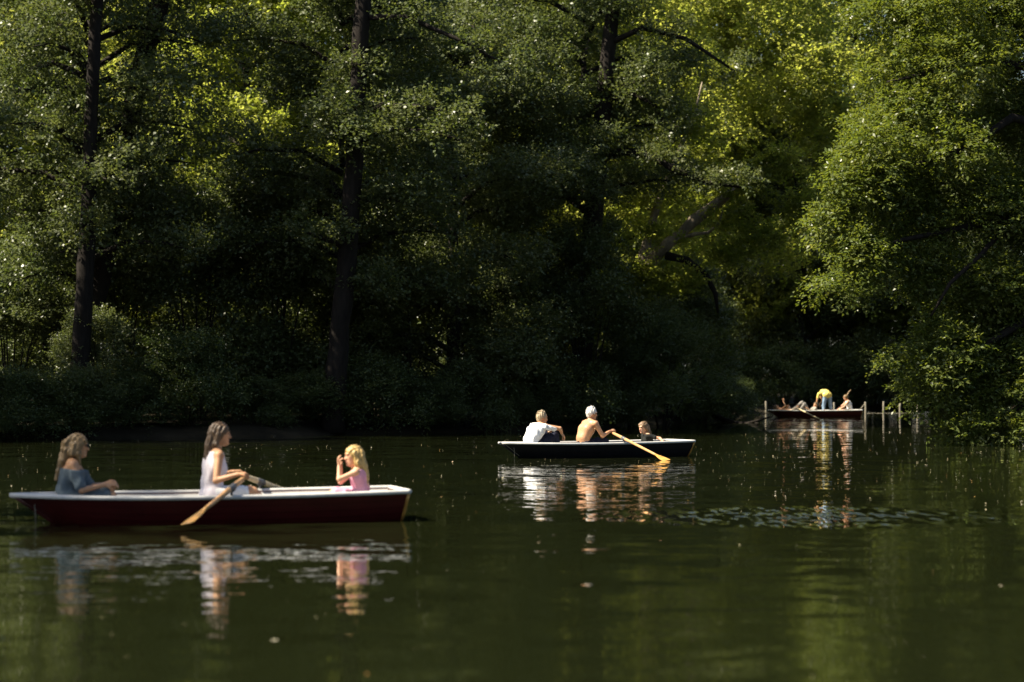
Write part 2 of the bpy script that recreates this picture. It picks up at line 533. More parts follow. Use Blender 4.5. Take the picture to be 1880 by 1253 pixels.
def trunk_px(d, pts, extra=None, mat='bark', n=14):
    """a trunk along measured points (px, py, width px), in the tree's own frame"""
    def f(root):
        O = root.location
        P = [at(a, b, d) - O for a, b, w in pts]
        R = [w / FPX * d / 2 for a, b, w in pts]
        P2, R2 = [], []
        for i in range(len(P) - 1):                     # knobbly in-between points
            for q in range(3):
                t = q / 3
                P2.append(P[i].lerp(P[i + 1], t) + Vector((random.uniform(-.02, .02), random.uniform(-.03, .03), 0)))
                R2.append((R[i] * (1 - t) + R[i + 1] * t) * random.uniform(0.95, 1.06))
        P2.append(P[-1]); R2.append(R[-1])
        mb = MB(); mb.tube(P2, R2, n)
        mb.build('trunk', M[mat], root)
        sprays = []
        for lm in (extra or []):
            P = [at(a, b, d + dd) - O for a, b, w, dd in lm]
            mb = MB(); mb.tube(P, [w / FPX * d / 2 for a, b, w, dd in lm], 9)
            mb.build('limb', M[mat], root)
            for u, w in enumerate(P[1:]):
                for q in range(3):
                    j = Vector((random.uniform(-.45, .45), random.uniform(-.6, .3), random.uniform(-.25, .35)))
                    sprays.append((*(w + j), .42, .38, .2))
        if extra:
            link('limb_foliage', leaf_mesh('limb_foliage', sprays, 6500, 0.10, 0.078, 61, twig=.4, shell=.1), root, M['alder_leaf'])
    return f
random.seed(4)
# --- trees that can be told apart by their trunks
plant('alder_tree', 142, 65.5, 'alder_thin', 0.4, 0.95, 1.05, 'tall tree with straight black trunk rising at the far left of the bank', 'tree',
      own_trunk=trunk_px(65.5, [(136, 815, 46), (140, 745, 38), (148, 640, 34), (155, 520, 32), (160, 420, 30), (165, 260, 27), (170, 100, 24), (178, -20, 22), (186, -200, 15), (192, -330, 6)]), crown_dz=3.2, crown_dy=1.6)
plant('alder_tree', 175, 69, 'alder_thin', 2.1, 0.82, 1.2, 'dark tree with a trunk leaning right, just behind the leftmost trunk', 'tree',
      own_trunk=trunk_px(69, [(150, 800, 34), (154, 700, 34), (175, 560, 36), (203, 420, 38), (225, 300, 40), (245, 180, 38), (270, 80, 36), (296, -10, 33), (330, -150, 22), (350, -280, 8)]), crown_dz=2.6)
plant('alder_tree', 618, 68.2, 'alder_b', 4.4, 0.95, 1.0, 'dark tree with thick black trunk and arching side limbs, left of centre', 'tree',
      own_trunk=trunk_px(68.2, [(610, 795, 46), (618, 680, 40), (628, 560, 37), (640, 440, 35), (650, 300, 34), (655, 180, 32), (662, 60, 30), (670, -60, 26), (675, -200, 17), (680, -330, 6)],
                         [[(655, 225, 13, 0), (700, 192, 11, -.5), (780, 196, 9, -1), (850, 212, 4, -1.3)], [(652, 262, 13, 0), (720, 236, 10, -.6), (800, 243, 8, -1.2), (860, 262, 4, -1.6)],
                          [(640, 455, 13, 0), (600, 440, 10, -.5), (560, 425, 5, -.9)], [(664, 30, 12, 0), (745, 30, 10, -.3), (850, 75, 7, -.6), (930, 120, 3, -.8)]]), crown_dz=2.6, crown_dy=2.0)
plant('alder_tree', 1075, 80, 'alder_a', 5.2, 1.0, 1.05, 'tree with bare leaning trunk and one limb bending right, behind the middle boat', 'tree',
      own_trunk=trunk_px(80, [(1060, 790, 44), (1068, 680, 38), (1076, 560, 36), (1086, 430, 36), (1096, 330, 34), (1106, 220, 31), (1116, 100, 28), (1126, 0, 25), (1136, -130, 18), (1146, -260, 7)],
                         [[(1103, 292, 17, 0), (1140, 278, 15, -.6), (1185, 281, 14, -1.0), (1240, 312, 12, -1.4), (1300, 335, 9, -1.6), (1370, 345, 4, -1.8)],
                          [(1110, 190, 12, 0), (1150, 166, 10, -.4), (1200, 190, 8, -.7), (1240, 260, 4, -.9)],
                          [(1116, 80, 12, 0), (1180, 50, 10, -.4), (1260, 70, 8, -.7), (1350, 130, 4, -.9)]]), crown_dz=5.6, crown_dy=1.9)
# pale-barked leaning plane tree
O = Vector((at(1130, 0, 85).x, 85, 0.2))
root = link('plane_tree', None); root.location = O
tag(root, 'leaning plane tree with pale sunlit bark, right of the bare dark trunk', 'tree')
def px_tube(name, pts, d, mat, root, n=12):
    if mat == 'pale_bark':
        pts = [(a, b, w * .68, dd) for a, b, w, dd in pts]
    P = [at(a, b, d + dd) - root.location for a, b, w, dd in pts]
    mb = MB(); mb.tube(P, [w / FPX * d / 2 for a, b, w, dd in pts], n)
    return mb.build(name, M[mat], root)
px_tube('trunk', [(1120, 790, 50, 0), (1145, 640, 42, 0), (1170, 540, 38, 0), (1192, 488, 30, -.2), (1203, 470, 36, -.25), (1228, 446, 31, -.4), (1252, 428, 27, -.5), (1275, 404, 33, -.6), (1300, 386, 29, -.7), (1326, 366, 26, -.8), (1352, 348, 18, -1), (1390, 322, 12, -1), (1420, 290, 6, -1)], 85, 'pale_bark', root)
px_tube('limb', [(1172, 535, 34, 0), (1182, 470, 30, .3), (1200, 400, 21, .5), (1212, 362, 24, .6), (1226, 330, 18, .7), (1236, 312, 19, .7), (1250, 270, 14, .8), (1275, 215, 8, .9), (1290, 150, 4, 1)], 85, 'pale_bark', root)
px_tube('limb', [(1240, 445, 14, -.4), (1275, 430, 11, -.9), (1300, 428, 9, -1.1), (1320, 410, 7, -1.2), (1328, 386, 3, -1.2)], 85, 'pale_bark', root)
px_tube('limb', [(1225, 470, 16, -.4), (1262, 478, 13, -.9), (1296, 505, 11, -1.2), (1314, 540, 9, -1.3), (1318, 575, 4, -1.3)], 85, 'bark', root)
lob = []
rng = random.Random(8)
for i in range(46):
    px = rng.uniform(1180, 1560); py = rng.uniform(-330, 250) if rng.random() < .75 else rng.uniform(250, 520)
    c = at(px, py, 85 + rng.uniform(0.4, 4.5)) - O
    r = rng.uniform(0.8, 1.5)
    lob.append((c.x, c.y, c.z, r, r, r * 0.5))
lob2 = []
for px, py, r in ((1165, 545, .9), (1182, 512, .55), (1175, 580, .8), (1160, 590, 1.0), (1130, 520, .8), (1190, 430, .5), (1390, 330, .7), (1430, 300, .9), (1360, 400, .6), (1270, 250, .5), (1240, 210, .8), (1300, 320, .35), (1470, 380, .9), (1250, 520, .8), (1340, 470, .7), (1345, 350, .45), (1252, 440, .22), (1200, 455, .22), (1185, 500, .4), (1310, 400, .25), (1222, 345, .15), (1400, 440, .8), (1240, 365, .3)):
    c = at(px, py, 83.2) - O
    lob2.append((c.x, c.y, c.z, r, r * .5, r * .6))
link('crown', leaf_mesh('crown', lob, 56000, 0.13, 0.11, 77), root, M['maple_leaf'])
link('front_spray', leaf_mesh('front_spray', lob2, 24000, 0.11, 0.09, 78, twig=.35, shell=.1), root, M['maple_leaf'])

# --- front row without visible trunks and the wood behind
FRONT = [(-335, 59.5, 'alder_a', 1.0, 1.0, 'dense dark tree at the left edge of the view, mostly cut off'),
         (835, 74, 'alder_a', 1.0, 1.0, 'dark bushy tree overhanging the bank, right of the thick black trunk'),
         (925, 78, 'alder_b', 0.86, 1.0, 'dark tree with drooping layered boughs left of the bare leaning trunk')]
for k, (px, d, key, s, szz, lab) in enumerate(FRONT):
    plant('alder_tree', px, d + 1.5, key, 1.3 * k + 0.5, s, szz, lab)
BACK = [(-40, 82, 'a'), (450, 85, 'a'), (545, 89, 'b'), (1000, 90, 'a'), (1080, 94, 'b'), (300, 98, 'b'), (790, 101, 'a'),
        (-10, 116, 'b'), (140, 118, 'b'), (290, 119, 'b'), (440, 118, 'b'), (590, 120, 'b'), (740, 121, 'b'), (890, 123, 'b'), (1030, 124, 'b'), (1170, 134, 'b'), (1300, 141, 'b'), (1235, 150, 'b')]
for k, (px, d, ab) in enumerate(BACK):
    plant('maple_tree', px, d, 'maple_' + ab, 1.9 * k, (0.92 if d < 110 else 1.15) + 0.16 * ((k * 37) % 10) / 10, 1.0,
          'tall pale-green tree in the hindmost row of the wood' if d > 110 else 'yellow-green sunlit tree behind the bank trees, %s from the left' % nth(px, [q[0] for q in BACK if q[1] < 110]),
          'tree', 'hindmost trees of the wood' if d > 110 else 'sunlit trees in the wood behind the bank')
END = [(1345, 144), (1380, 136), (1470, 134), (1560, 136), (1660, 135), (1750, 136), (1850, 132), (1510, 148), (1620, 150), (1720, 150), (1830, 148)]
for k, (px, d) in enumerate(END):
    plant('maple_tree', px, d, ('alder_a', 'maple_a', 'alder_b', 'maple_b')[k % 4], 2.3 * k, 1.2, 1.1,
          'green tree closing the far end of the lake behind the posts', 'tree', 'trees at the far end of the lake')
for k, (x, d) in enumerate([(-24, 77), (-27, 96), (-21, 88)]):
    plant('alder_tree', 0, d, 'alder_a' if k % 2 else 'alder_b', 1.1 * k, 1.1, 1.1, 'dense tree on the shaded left shore, mostly outside the view', 'tree', 'trees on the left shore', x=x)

for k, (x, d) in enumerate([(21, 68), (26, 78), (28, 92), (33, 106), (25, 60)]):
    plant('alder_tree', 0, d, 'maple_a' if k % 2 else 'alder_b', 1.4 * k, 1.15, 1.1, 'tree on the right shore, hidden behind the big sunlit tree', 'tree', 'trees on the right shore', x=x)
plant('maple_tree', 0, 21.6, 'maple_b', 0.9, 1.0, 1.0, 'tall tree on the near left shore, outside the view, shading the red boat', 'tree', x=-21.8)

# --- big tree leaning in from the right, its boughs hanging to the water
O = Vector((15.6, 59.5, 0.3))
root = link('locust_tree', None); root.location = O
tag(root, 'big sunlit tree on the right whose boughs hang down to the water', 'tree')
D6 = 57.0
RL = [(1700, -60, 90, 2), (1640, 20, 70, 1), (1760, 60, 100, 0), (1850, 20, 110, 1.5), (1640, 130, 62, .5), (1700, 160, 80, -.5), (1590, 215, 50, 0), (1640, 270, 70, -.8), (1555, 290, 48, -.5),
      (1720, 300, 90, -.2), (1820, 230, 100, 1), (1850, 380, 100, .6), (1580, 355, 62, -1), (1545, 400, 46, -.8), (1640, 380, 76, -.6), (1560, 460, 58, -1.2), (1620, 480, 66, -.8), (1525, 520, 40, -1.2),
      (1730, 440, 90, .2), (1590, 535, 34, -.8), (1800, 520, 96, .5), (1690, 545, 56, 0), (1870, 560, 80, 0), (1700, 620, 54, -.4), (1670, 660, 40, -.8), (1740, 665, 66, -.6), (1820, 660, 80, 0), (1690, 710, 40, -.6),
      (1760, 735, 56, -.8), (1840, 745, 64, -.4), (1750, 785, 30, -.9), (1800, 795, 34, -.8), (1870, 795, 40, -.6), (1900, 700, 80, .5), (1950, 600, 120, 1), (1960, 400, 140, 1), (1960, 200, 150, 2), (1930, 60, 130, 2),
      (2000, 760, 70, .3), (1800, -150, 140, 2), (1930, -120, 150, 2.5),
      (1690, -150, 110, 2.5), (1760, -240, 120, 3), (1880, -300, 140, 3), (1720, -90, 100, 1.5), (2000, -240, 150, 3),
      (1770, 800, 26, -1), (1830, 806, 28, -.9), (1890, 806, 34, -.6), (1790, 700, 60, .5), (1880, 640, 70, .8), (1830, 580, 70, 1.2), (1760, 600, 50, .8)]
lob = []
rng = random.Random(5)
for px, py, r, dd in RL:
    c = at(px, py, D6 + dd) - O
    rm = r / FPX * D6
    for q in range(3 if r > 45 else 1):
        j = Vector((rng.uniform(-.5, .5), rng.uniform(-.5, .9), rng.uniform(-.5, .5))) * rm
        r2 = rm * (rng.uniform(0.55, 0.8) if r > 45 else 1.0)
        lob.append((c.x + j.x, c.y + j.y, c.z + j.z, r2, r2, r2 * 0.62))
link('crown', leaf_mesh('crown', lob, 330000, 0.105, 0.055, 99, per_twig=14, twig=0.42, up=0.15, droop=0.35, shell=0.35, flat=0.55), root, M['locust_leaf'])
px_tube('trunk', [(2110, 840, 90, 2), (2090, 600, 70, 2), (2070, 380, 62, 2), (2050, 160, 54, 2), (2040, -40, 44, 2), (2030, -260, 26, 2)], D6, 'bark', root)
for pts in ([(2070, 380, 34, 2), (1960, 240, 24, 1.2), (1860, 215, 17, .6), (1780, 270, 12, 0), (1690, 300, 8, -.3), (1600, 320, 4, -.6)],
            [(2080, 520, 34, 2), (1960, 420, 24, 1), (1860, 400, 16, .4), (1760, 420, 12, 0), (1660, 440, 8, -.6), (1560, 470, 4, -1)],
            [(2060, 300, 30, 2), (1930, 130, 22, 1.4), (1820, 110, 15, .8), (1720, 130, 10, .3), (1630, 150, 4, 0)],
            [(2090, 640, 30, 2), (1980, 580, 22, 1), (1880, 590, 16, .3), (1800, 640, 11, -.2), (1720, 680, 6, -.5), (1680, 700, 3, -.6)],
            [(2095, 700, 26, 2), (2000, 690, 20, 1), (1920, 720, 14, .2), (1850, 760, 9, -.3), (1780, 785, 4, -.7)],
            [(1860, 400, 12, .4), (1800, 470, 9, -.3), (1745, 520, 7, -.8), (1710, 580, 4, -1)]):
    px_tube('limb', pts, D6, 'bark', root, 8)

# --- shrubs along the shore
def shrub_kind(key, R, H, seed, n, L, W, mat, **kw):
    rng = random.Random(seed)
    lobes = []
    for i in range(30):
        a = rng.uniform(0, 6.28); u = rng.random() ** 1.2
        rr = R * math.sqrt(rng.random()) * (1.15 - 0.6 * u)
        r = R * rng.uniform(0.12, 0.27)
        lobes.append((math.cos(a) * rr, math.sin(a) * rr, H * (0.12 + 0.85 * u), r, r, r * 0.6))
    me = leaf_mesh('crown', lobes, n, L, W, seed, **kw); me.materials.append(M[mat])
    mb = MB()
    for i in range(9):
        a = rng.uniform(0, 6.28); rr = R * rng.uniform(.3, .8); h = H * rng.uniform(.5, .95)
        mb.tube([(math.cos(a) * .1, math.sin(a) * .1, -.2), (math.cos(a) * rr * .5, math.sin(a) * rr * .5, h * .6), (math.cos(a) * rr, math.sin(a) * rr, h)], [.035, .025, .008], 6, cap=False)
    wm = mesh_from('stem', mb.v, mb.f); wm.materials.append(M['bark'])
    KIND[key] = (wm, None, me, H)
shrub_kind('shrub_a', 2.3, 3.0, 301, 30000, 0.085, 0.06, 'shrub_leaf')
shrub_kind('shrub_b', 2.0, 2.6, 302, 30000, 0.085, 0.06, 'shrub_leaf', droop=0.3)
shrub_kind('willow', 2.3, 3.3, 303, 26000, 0.15, 0.035, 'willow_leaf', up=0.9, up_leaf=0.3, flat=0.8, twig=0.7)
shrub_kind('sapling_a', 2.2, 5.6, 304, 30000, 0.095, 0.07, 'alder_leaf')
shrub_kind('sapling_b', 2.0, 6.2, 305, 30000, 0.095, 0.07, 'alder_leaf', droop=0.2)
def shrub(name, px, d, key, rz, s, sz, label, group=None, x=None):
    X = at(px, 0, d).x if x is None else x
    root = link(name, None)
    root.location = (X, d, max(0.0, float(ground_z(np.array([[X, d]]))[0])))
    tag(root, label, 'shrub', group)
    st, _, cr, H = KIND[key]
    for nm, me in (('stem', st), ('crown', cr)):
        o = link(nm, me, root); o.rotation_euler.z = rz; o.scale = (s, s, s * sz)
SH = [(-45, 61.0), (5, 62.2), (70, 63.3), (150, 64.2), (240, 65.6), (345, 66.4), (470, 67.2), (570, 68.4), (690, 69.6), (780, 70.8), (850, 72.2), (930, 74.0), (1000, 76), (1070, 78.5), (1125, 81.5),
      (1290, 90), (1320, 95), (1345, 101)]
for k, (px, d) in enumerate(SH):
    sv = 0.45 + 0.38 * ((k * 37) % 11) / 11
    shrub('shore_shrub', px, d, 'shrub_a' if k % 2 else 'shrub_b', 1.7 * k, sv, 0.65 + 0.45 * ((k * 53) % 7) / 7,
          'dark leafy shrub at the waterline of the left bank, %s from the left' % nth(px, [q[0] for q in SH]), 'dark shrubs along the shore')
UN = [(20, 70, .9), (95, 73, 1.1), (225, 71.5, 1.0), (300, 74.5, 1.25), (365, 71, 1.05), (430, 75.5, 1.3), (500, 72, 1.1), (570, 75.5, 1.2), (690, 77, 1.1), (760, 75, .9), (860, 80, 1.0), (960, 83, 1.0), (1240, 93, 1.0), (1262, 97.5, 1.0), (1150, 90, 1.1), (1160, 82.6, .80), (1078, 78.4, .92), (190, 66.3, .6)]
for k, (px, d, sv) in enumerate(UN):
    shrub('understory_sapling', px, d, 'sapling_a' if k % 2 else 'sapling_b', 2.3 * k, sv, 0.9 + 0.3 * ((k * 31) % 7) / 7,
          'young sun-flecked sapling behind the waterline shrubs, %s from the left' % nth(px, [q[0] for q in UN]), 'saplings in the undergrowth')
shrub('willow_bush', 1215, 80.5, 'willow', 0.7, 1.0, 1.0, 'pale-tipped willow bush leaning over the water behind the middle boat')
FS = [1390, 1440, 1495, 1550, 1605, 1660, 1715, 1770, 1830]
for k, (px, d) in enumerate([(1390, 124), (1440, 130.5), (1495, 132), (1550, 132), (1605, 132.4), (1660, 132), (1715, 131.5), (1770, 129), (1830, 126)]):
    shrub('shore_shrub', px, d, 'shrub_a' if k % 2 else 'shrub_b', 1.7 * k, 1.1, 0.9, 'low shrub on the far shore beyond the posts, %s from the left' % nth(px, FS), 'shrubs on the far shore')
for k, px in enumerate(range(-40, 1330, 115)):
    shrub('understory_sapling', px + 30 * math.sin(k * 2.7), 103 + 5 * math.sin(k * 1.9) + (px > 900) * 6, 'sapling_a' if k % 2 else 'sapling_b', 1.3 * k, 1.35, 0.8,
          'shadowy sapling deep in the wood, glimpsed between the trunks', 'undergrowth deep in the wood')
for k, (px, d) in enumerate([(800, 107), (850, 112), (700, 109), (560, 106)]):
    shrub('understory_sapling', px, d, 'sapling_b', 1.1 * k, 1.3, 0.9, 'shadowy sapling deep in the wood, glimpsed between the trunks', 'undergrowth deep in the wood')
# sunken branch beside the far boat
root = link('fallen_branch', None); root.location = (at(1385, 0, 88).x, 88, 0)
tag(root, 'dark dead branch lying half in the water left of the far boat', 'branch')
px_tube('stem', [(1290, 752, 12, 4), (1330, 772, 10, 1.5), (1375, 784, 8, 0), (1415, 786, 5, -1), (1440, 783, 2, -1.5)], 88, 'bark', root, 7)
px_tube('twig', [(1360, 781, 6, .5), (1400, 770, 4, .5), (1420, 764, 2, .5)], 88, 'bark', root, 6)
px_tube('twig', [(1340, 775, 5, 1), (1385, 776, 3, .5), (1402, 780, 2, .2)], 88, 'bark', root, 6)

# --- mooring posts at the end of the lake
POSTS = [(1406, 735, 117, 'post left of the far boat, half hidden in shade'), (1531, 733, 117, 'post right behind the bending person in the far boat'),
         (1588.5, 734, 117, 'post just off the right tip of the far boat'), (1622, 735.5, 117, 'second post to the right of the far boat'),
         (1652.5, 735, 117, 'third post to the right of the far boat'), (1684, 738, 117, 'fourth post from the far boat, beside the hanging boughs')]
for k, (px, top, d, lab) in enumerate(POSTS):
    p = at(px, top + 2 + 2 * ((k * 5) % 3), d)
    mb = MB()
    r = 0.05
    rr = random.Random(k)
    mb.tube([(0, 0, -1.2), (rr.uniform(-.01, .01), 0, 0), (rr.uniform(-.02, .02), 0, p.z * .6), (0, 0, p.z - .03), (0, 0, p.z)], [r, r, r * .97, r * .95, r * .7], 12)
    o = mb.build('mooring_post', M['post'])
    o.location = (p.x, p.y, 0)
    tag(o, 'weathered wooden ' + lab, 'post', 'row of posts across the far water')
mb = MB()
P = [at(1589, 757, 117.2), at(1622, 757, 117.2)]
xs_ = np.linspace(at(1592, 0, 117.25).x, at(1690, 0, 117.25).x, 15)
mb.tube([(x, 117.3, 0.006 + 0.008 * math.sin(i * 1.3)) for i, x in enumerate(xs_)], [0.008] * 15, 7)
tag(mb.build('floating_boom', M['post']), 'thin pale boom floating between the posts at the lake end', 'boom')
mb = MB()
a, b = at(1570, 755, 117.0), at(1587, 742, 117.0)
mb.tube([(a.x, a.y, 0.05), ((a.x + b.x) / 2, a.y, b.z * .35), (b.x, b.y, b.z)], [.02, .02, .02], 6)
tag(mb.build('mooring_rope', M['post']), 'sagging rope tied to the post nearest the far boat', 'rope')

# ------------------------------------------------------------------ boats
BL = 3.97
def half_beam(t):
    if t < 0.55:
        return 0.05 + 0.61 * (1 - (1 - t / 0.55) ** 3.6)
    return 0.66 - 0.13 * ((t - 0.55) / 0.45) ** 2
def sheer(t):
    return 0.268 + 0.030 * (1 - t) ** 3 + 0.06 * max(0, t - 0.35) ** 1.5
def hull_pt(t, u, side, off=0.0):
    """t bow 0 -> stern 1, u keel 0 -> sheer 1"""
    b = half_beam(t); zs = sheer(t)
    zk = -0.13 + 0.12 * (1 - min(1, t / 0.35)) ** 2 + 0.05 * max(0, t - .8) / .2
    y = b * (u ** 0.27) * (0.90 + 0.10 * u)
    z = zk + (zs - zk) * u ** 1.25
    x = -BL / 2 + BL * t + 0.42 * (1 - z / zs if z > 0 else 1.0) * (1 - t) ** 4 - 0.06 * (1 - u) * max(0, t - .8) / .2
    return Vector((x, side * (y + off), z))
TS = [0, .02, .05, .09, .14, .2, .28, .36, .45, .55, .65, .75, .85, .93, 1.0]
UJ = [0.0, 0.30, 0.50, 0.66, 0.82, 0.985]

def make_boat(mat, label, ctr, rot, trim=0.0, group='rowing boats on the lake'):
    root = link('rowing_boat', None)
    root.location = ctr
    root.rotation_euler = (0, trim, rot)
    tag(root, label, 'rowing boat', group)
    # inner shell
    us = [0, .1, .2, .3, .45, .6, .8, .97]
    mb = MB()
    V, F = [], []
    cols = [(-1, u) for u in reversed(us)] + [(1, u) for u in us[1:]]
    for t in TS:
        for s, u in cols:
            p = hull_pt(t, u, s)
            p.y -= s * min(0.022, abs(p.y) * .8)
            V.append(p)
    n = len(cols)
    for i in range(len(TS) - 1):
        for k in range(n - 1):
            F.append((i * n + k, i * n + k + 1, (i + 1) * n + k + 1, (i + 1) * n + k))
    hull = MB().add(V, F).build('hull', M['inner'], root)
    for s in (-1, 1):
        for j in range(len(UJ) - 1):
            V, F = [], []
            for t in TS:
                g = min(1.0, 0.25 + t * 6)
                a0 = hull_pt(t, UJ[j], s, 0.013 * g if j else 0.004)
                a1 = hull_pt(t, (UJ[j] + UJ[j + 1]) / 2, s, 0.008 * g)
                a2 = hull_pt(t, min(1, UJ[j + 1] + .01), s, 0.002)
                b0 = hull_pt(t, UJ[j], s, -0.002); b2 = hull_pt(t, min(1, UJ[j + 1] + .01), s, -0.006)
                V += [a0, a1, a2, b2, b0]
            for i in range(len(TS) - 1):
                for k in range(5):
                    k2 = (k + 1) % 5
                    q = (i * 5 + k, i * 5 + k2, (i + 1) * 5 + k2, (i + 1) * 5 + k)
                    F.append(q if s < 0 else q[::-1])
            F.append((4, 3, 2, 1, 0)); F.append(tuple((len(TS) - 1) * 5 + k for k in range(5)))
            MB().add(V, F).build('plank', mat, hull, smooth=False)
    # transom
    V = [hull_pt(1, u, s, 0.01) for s, u in cols]
    V2 = [v + Vector((0.03, 0, 0)) for v in V]
    F = [tuple(range(n))[::-1], tuple(range(n, 2 * n))] + [(k, k + 1, n + k + 1, n + k) for k in range(n - 1)] + [(n - 1, 0, n, 2 * n - 1)]
    MB().add(V + V2, F).build('transom', mat, root, smooth=False)
    for s in (-1, 1):       # wooden edge strip on the transom corners
        mb = MB(); mb.tube([hull_pt(1, u, s, 0.012) + Vector((0.02, 0, 0)) for u in (.25, .5, .75, .95)], [.016] * 4, 8)
        mb.build('corner_strip', M['blade'], root)
    # gunwale rim
    for s in (-1, 1):
        mb = MB()
        mb.tube([hull_pt(t, 1, s, 0.012) + Vector((-0.05 * (t == 0), 0, 0.0)) for t in TS] + [hull_pt(1, 1, s, 0.012) + Vector((.035, 0, 0))], [(0.021, 0.024)] * (len(TS) + 1), 10)
        mb.build('gunwale', M['gunwale'], root)
    mb = MB(); e = hull_pt(1, 1, 1)
    mb.tube([(e.x + .03, y, e.z + .002) for y in np.linspace(-e.y, e.y, 5)], [.024] * 5, 10)
    mb.build('stern_rail', M['gunwale'], root)
    # bow deck
    V = []
    ts = [0, .02, .05, .09, .14]
    for t in ts:
        for s in (-1, 0, 1):
            p = hull_pt(t, 1, s or 1); V.append((p.x, p.y * abs(s) if s else 0, p.z + (0.02 if s == 0 else 0.0)))
    F = [(i * 3 + k, (i + 1) * 3 + k, (i + 1) * 3 + k + 1, i * 3 + k + 1) for i in range(4) for k in (0, 1)]
    MB().add(V, F).build('bow_deck', M['gunwale'], root)
    # stem, keel, thwarts, rowlocks
    mb = MB(); mb.tube([hull_pt(0, u, 1, 0) * 1.0 for u in (0.02, .3, .6, .98)], [.03, .03, .03, .035], 8); mb.build('stem_post', mat, root)
    mb = MB(); mb.tube([(hull_pt(t, 0, 1).x, 0, hull_pt(t, 0, 1).z - .02) for t in TS[2:]], [(.02, .03)] * len(TS[2:]), 6); mb.build('keel', mat, root)
    for x, z in ((-1.25, .12), (0.02, .16), (1.32, .12)):
        t = (x + BL / 2) / BL
        w = half_beam(t) * 1.56
        MB().box((x, 0, z), (0.26, w * (0.66 if x < -1 else 1.0), 0.03)).build('thwart', M['bench'], root, smooth=False)
    MB().box((0, 0, -0.055), (2.6, 0.62, 0.02)).build('floor_board', M['bench'], root, smooth=False)
    mb = MB(); p = hull_pt(.01, .8, -1)
    mb.tube([p + Vector((.04, -.02, .06)), p + Vector((.05, -.03, -.08)), p + Vector((.06, -.03, -.34))], [.005] * 3, 6)
    mb.build('bow_line', M['post'], root)
    return root

def rowlock(boat, lx, side, z0):
    t = (lx + BL / 2) / BL
    y = side * (half_beam(t) + .012)
    mb = MB()
    mb.tube([(lx, y, z0 - .02), (lx, y, z0 + .03)], [.014, .014], 8)
    mb.tube([(lx + math.cos(a) * .038, y, z0 + .065 - math.sin(a) * .038) for a in np.linspace(-.5, math.pi + .5, 9)], [.009] * 9, 7)
    mb.build('rowlock', M['metal'], boat)

def make_oar(tip, lock, inboard, label, shaft='oar', blade='blade', roll=0.0):
    """blade tip and rowlock in the world, handle runs on inboard"""
    tip, lock = Vector(tip), Vector(lock)
    ax = (lock - tip); ln = ax.length; ax.normalize()
    Lt = ln + inboard
    root = link('oar', None)
    root.location = tip
    root.rotation_euler = (Matrix.Rotation(0, 3, 'Z') @ ax.to_track_quat('X', 'Z').to_matrix() @ Matrix.Rotation(roll, 3, 'X')).to_euler()
    tag(root, label, 'oar')
    mb = MB(); mb.tube([(x, 0, 0) for x in (.42, .6, ln - .25, ln - .16)] + [(ln + .16, 0, 0), (Lt - .13, 0, 0), (Lt - .12, 0, 0)], [.018, .023, .026, .030, .030, .026, .020], 12)
    mb.build('shaft', M[shaft], root)
    mb = MB(); mb.tube([(x, 0, 0) for x in (0, .02, .2, .36, .44, .52)], [(.062, .006), (.075, .008), (.070, .010), (.045, .014), (.026, .018), (.021, .021)], 14)
    mb.build('blade', M[blade], root)
    mb = MB(); mb.tube([(Lt - .13, 0, 0), (Lt - .02, 0, 0), (Lt, 0, 0)], [.018, .019, .014], 10)
    mb.build('grip', M[shaft], root)
    mb = MB(); mb.tube([(ln - .07, 0, 0), (ln + .07, 0, 0)], [.034, .034], 12)
    mb.build('leather_collar', M['metal'], root)
    return lambda back: lock + ax * (inboard - back)        # point on the handle, metres from its end

FC = at(386, 0, 25.2); FC.z = 0.0
front = make_boat(M['red_hull'], 'dark red rowing boat with white rim, nearest the camera', FC, math.radians(14), -0.004)
MC = at(1088, 0, 47.2); MC.z = 0.0
middle = make_boat(M['black_hull'], 'black rowing boat with white rim in the middle of the lake', MC, math.radians(28), 0.0)
RC = at(1494, 0, 104.0); RC.z = 0.0
far = make_boat(M['wine_hull'], 'small wine-red rowing boat far off near the posts', RC, math.radians(8), 0.0)
def bworld(boat, p):
    return Matrix.LocRotScale(boat.location, boat.rotation_euler, None) @ Vector(p)
def gun(lx, side, dz=0.065):
    t = (lx + BL / 2) / BL
    return Vector((lx, side * (half_beam(t) + .012), sheer(t) + .03 + dz))
for b, lxs in ((front, (.14, .62)), (middle, (.31, .31)), (far, (-.86, -.86))):
    for s in (-1, 1):
        lx = lxs[0 if s < 0 else 1]
        t = (lx + BL / 2) / BL
        rowlock(b, lx, s, sheer(t) + .03)
def water_at(px, py, z=0.0):
    return at(px, py, (CAM_H - z) / (py - HORIZON) * FPX)
oar_f1 = make_oar(water_at(343, 962, .07), bworld(front, gun(.14, -1)), .42, 'wooden oar dipped beside the dark red boat, its blade nearest the camera')
oar_f2 = make_oar(bworld(front, (1.6, 1.9, .03)), bworld(front, gun(.62, 1)), .50, 'wooden oar on the far side of the dark red boat', 'paleoar')
oar_m1 = make_oar(water_at(1225, 846, .0), bworld(middle, gun(.31, -1)), .60, 'sunlit wooden oar held by the shirtless rower, blade in the water')
oar_m2 = make_oar(bworld(middle, (.7, 1.85, -.02)), bworld(middle, gun(.31, 1)), .60, 'oar on the far side of the black boat, mostly hidden')
oar_r1 = make_oar(water_at(1509, 772, .0), bworld(far, gun(-.86, -1)), .70, 'pale oar resting across the side of the far wine-red boat', 'paleoar', 'paleoar')

# ------------------------------------------------------------------ people (implicit surfaces, one continuous body each)
def npv(v):
    return np.array([v[0], v[1], v[2]], np.float32)

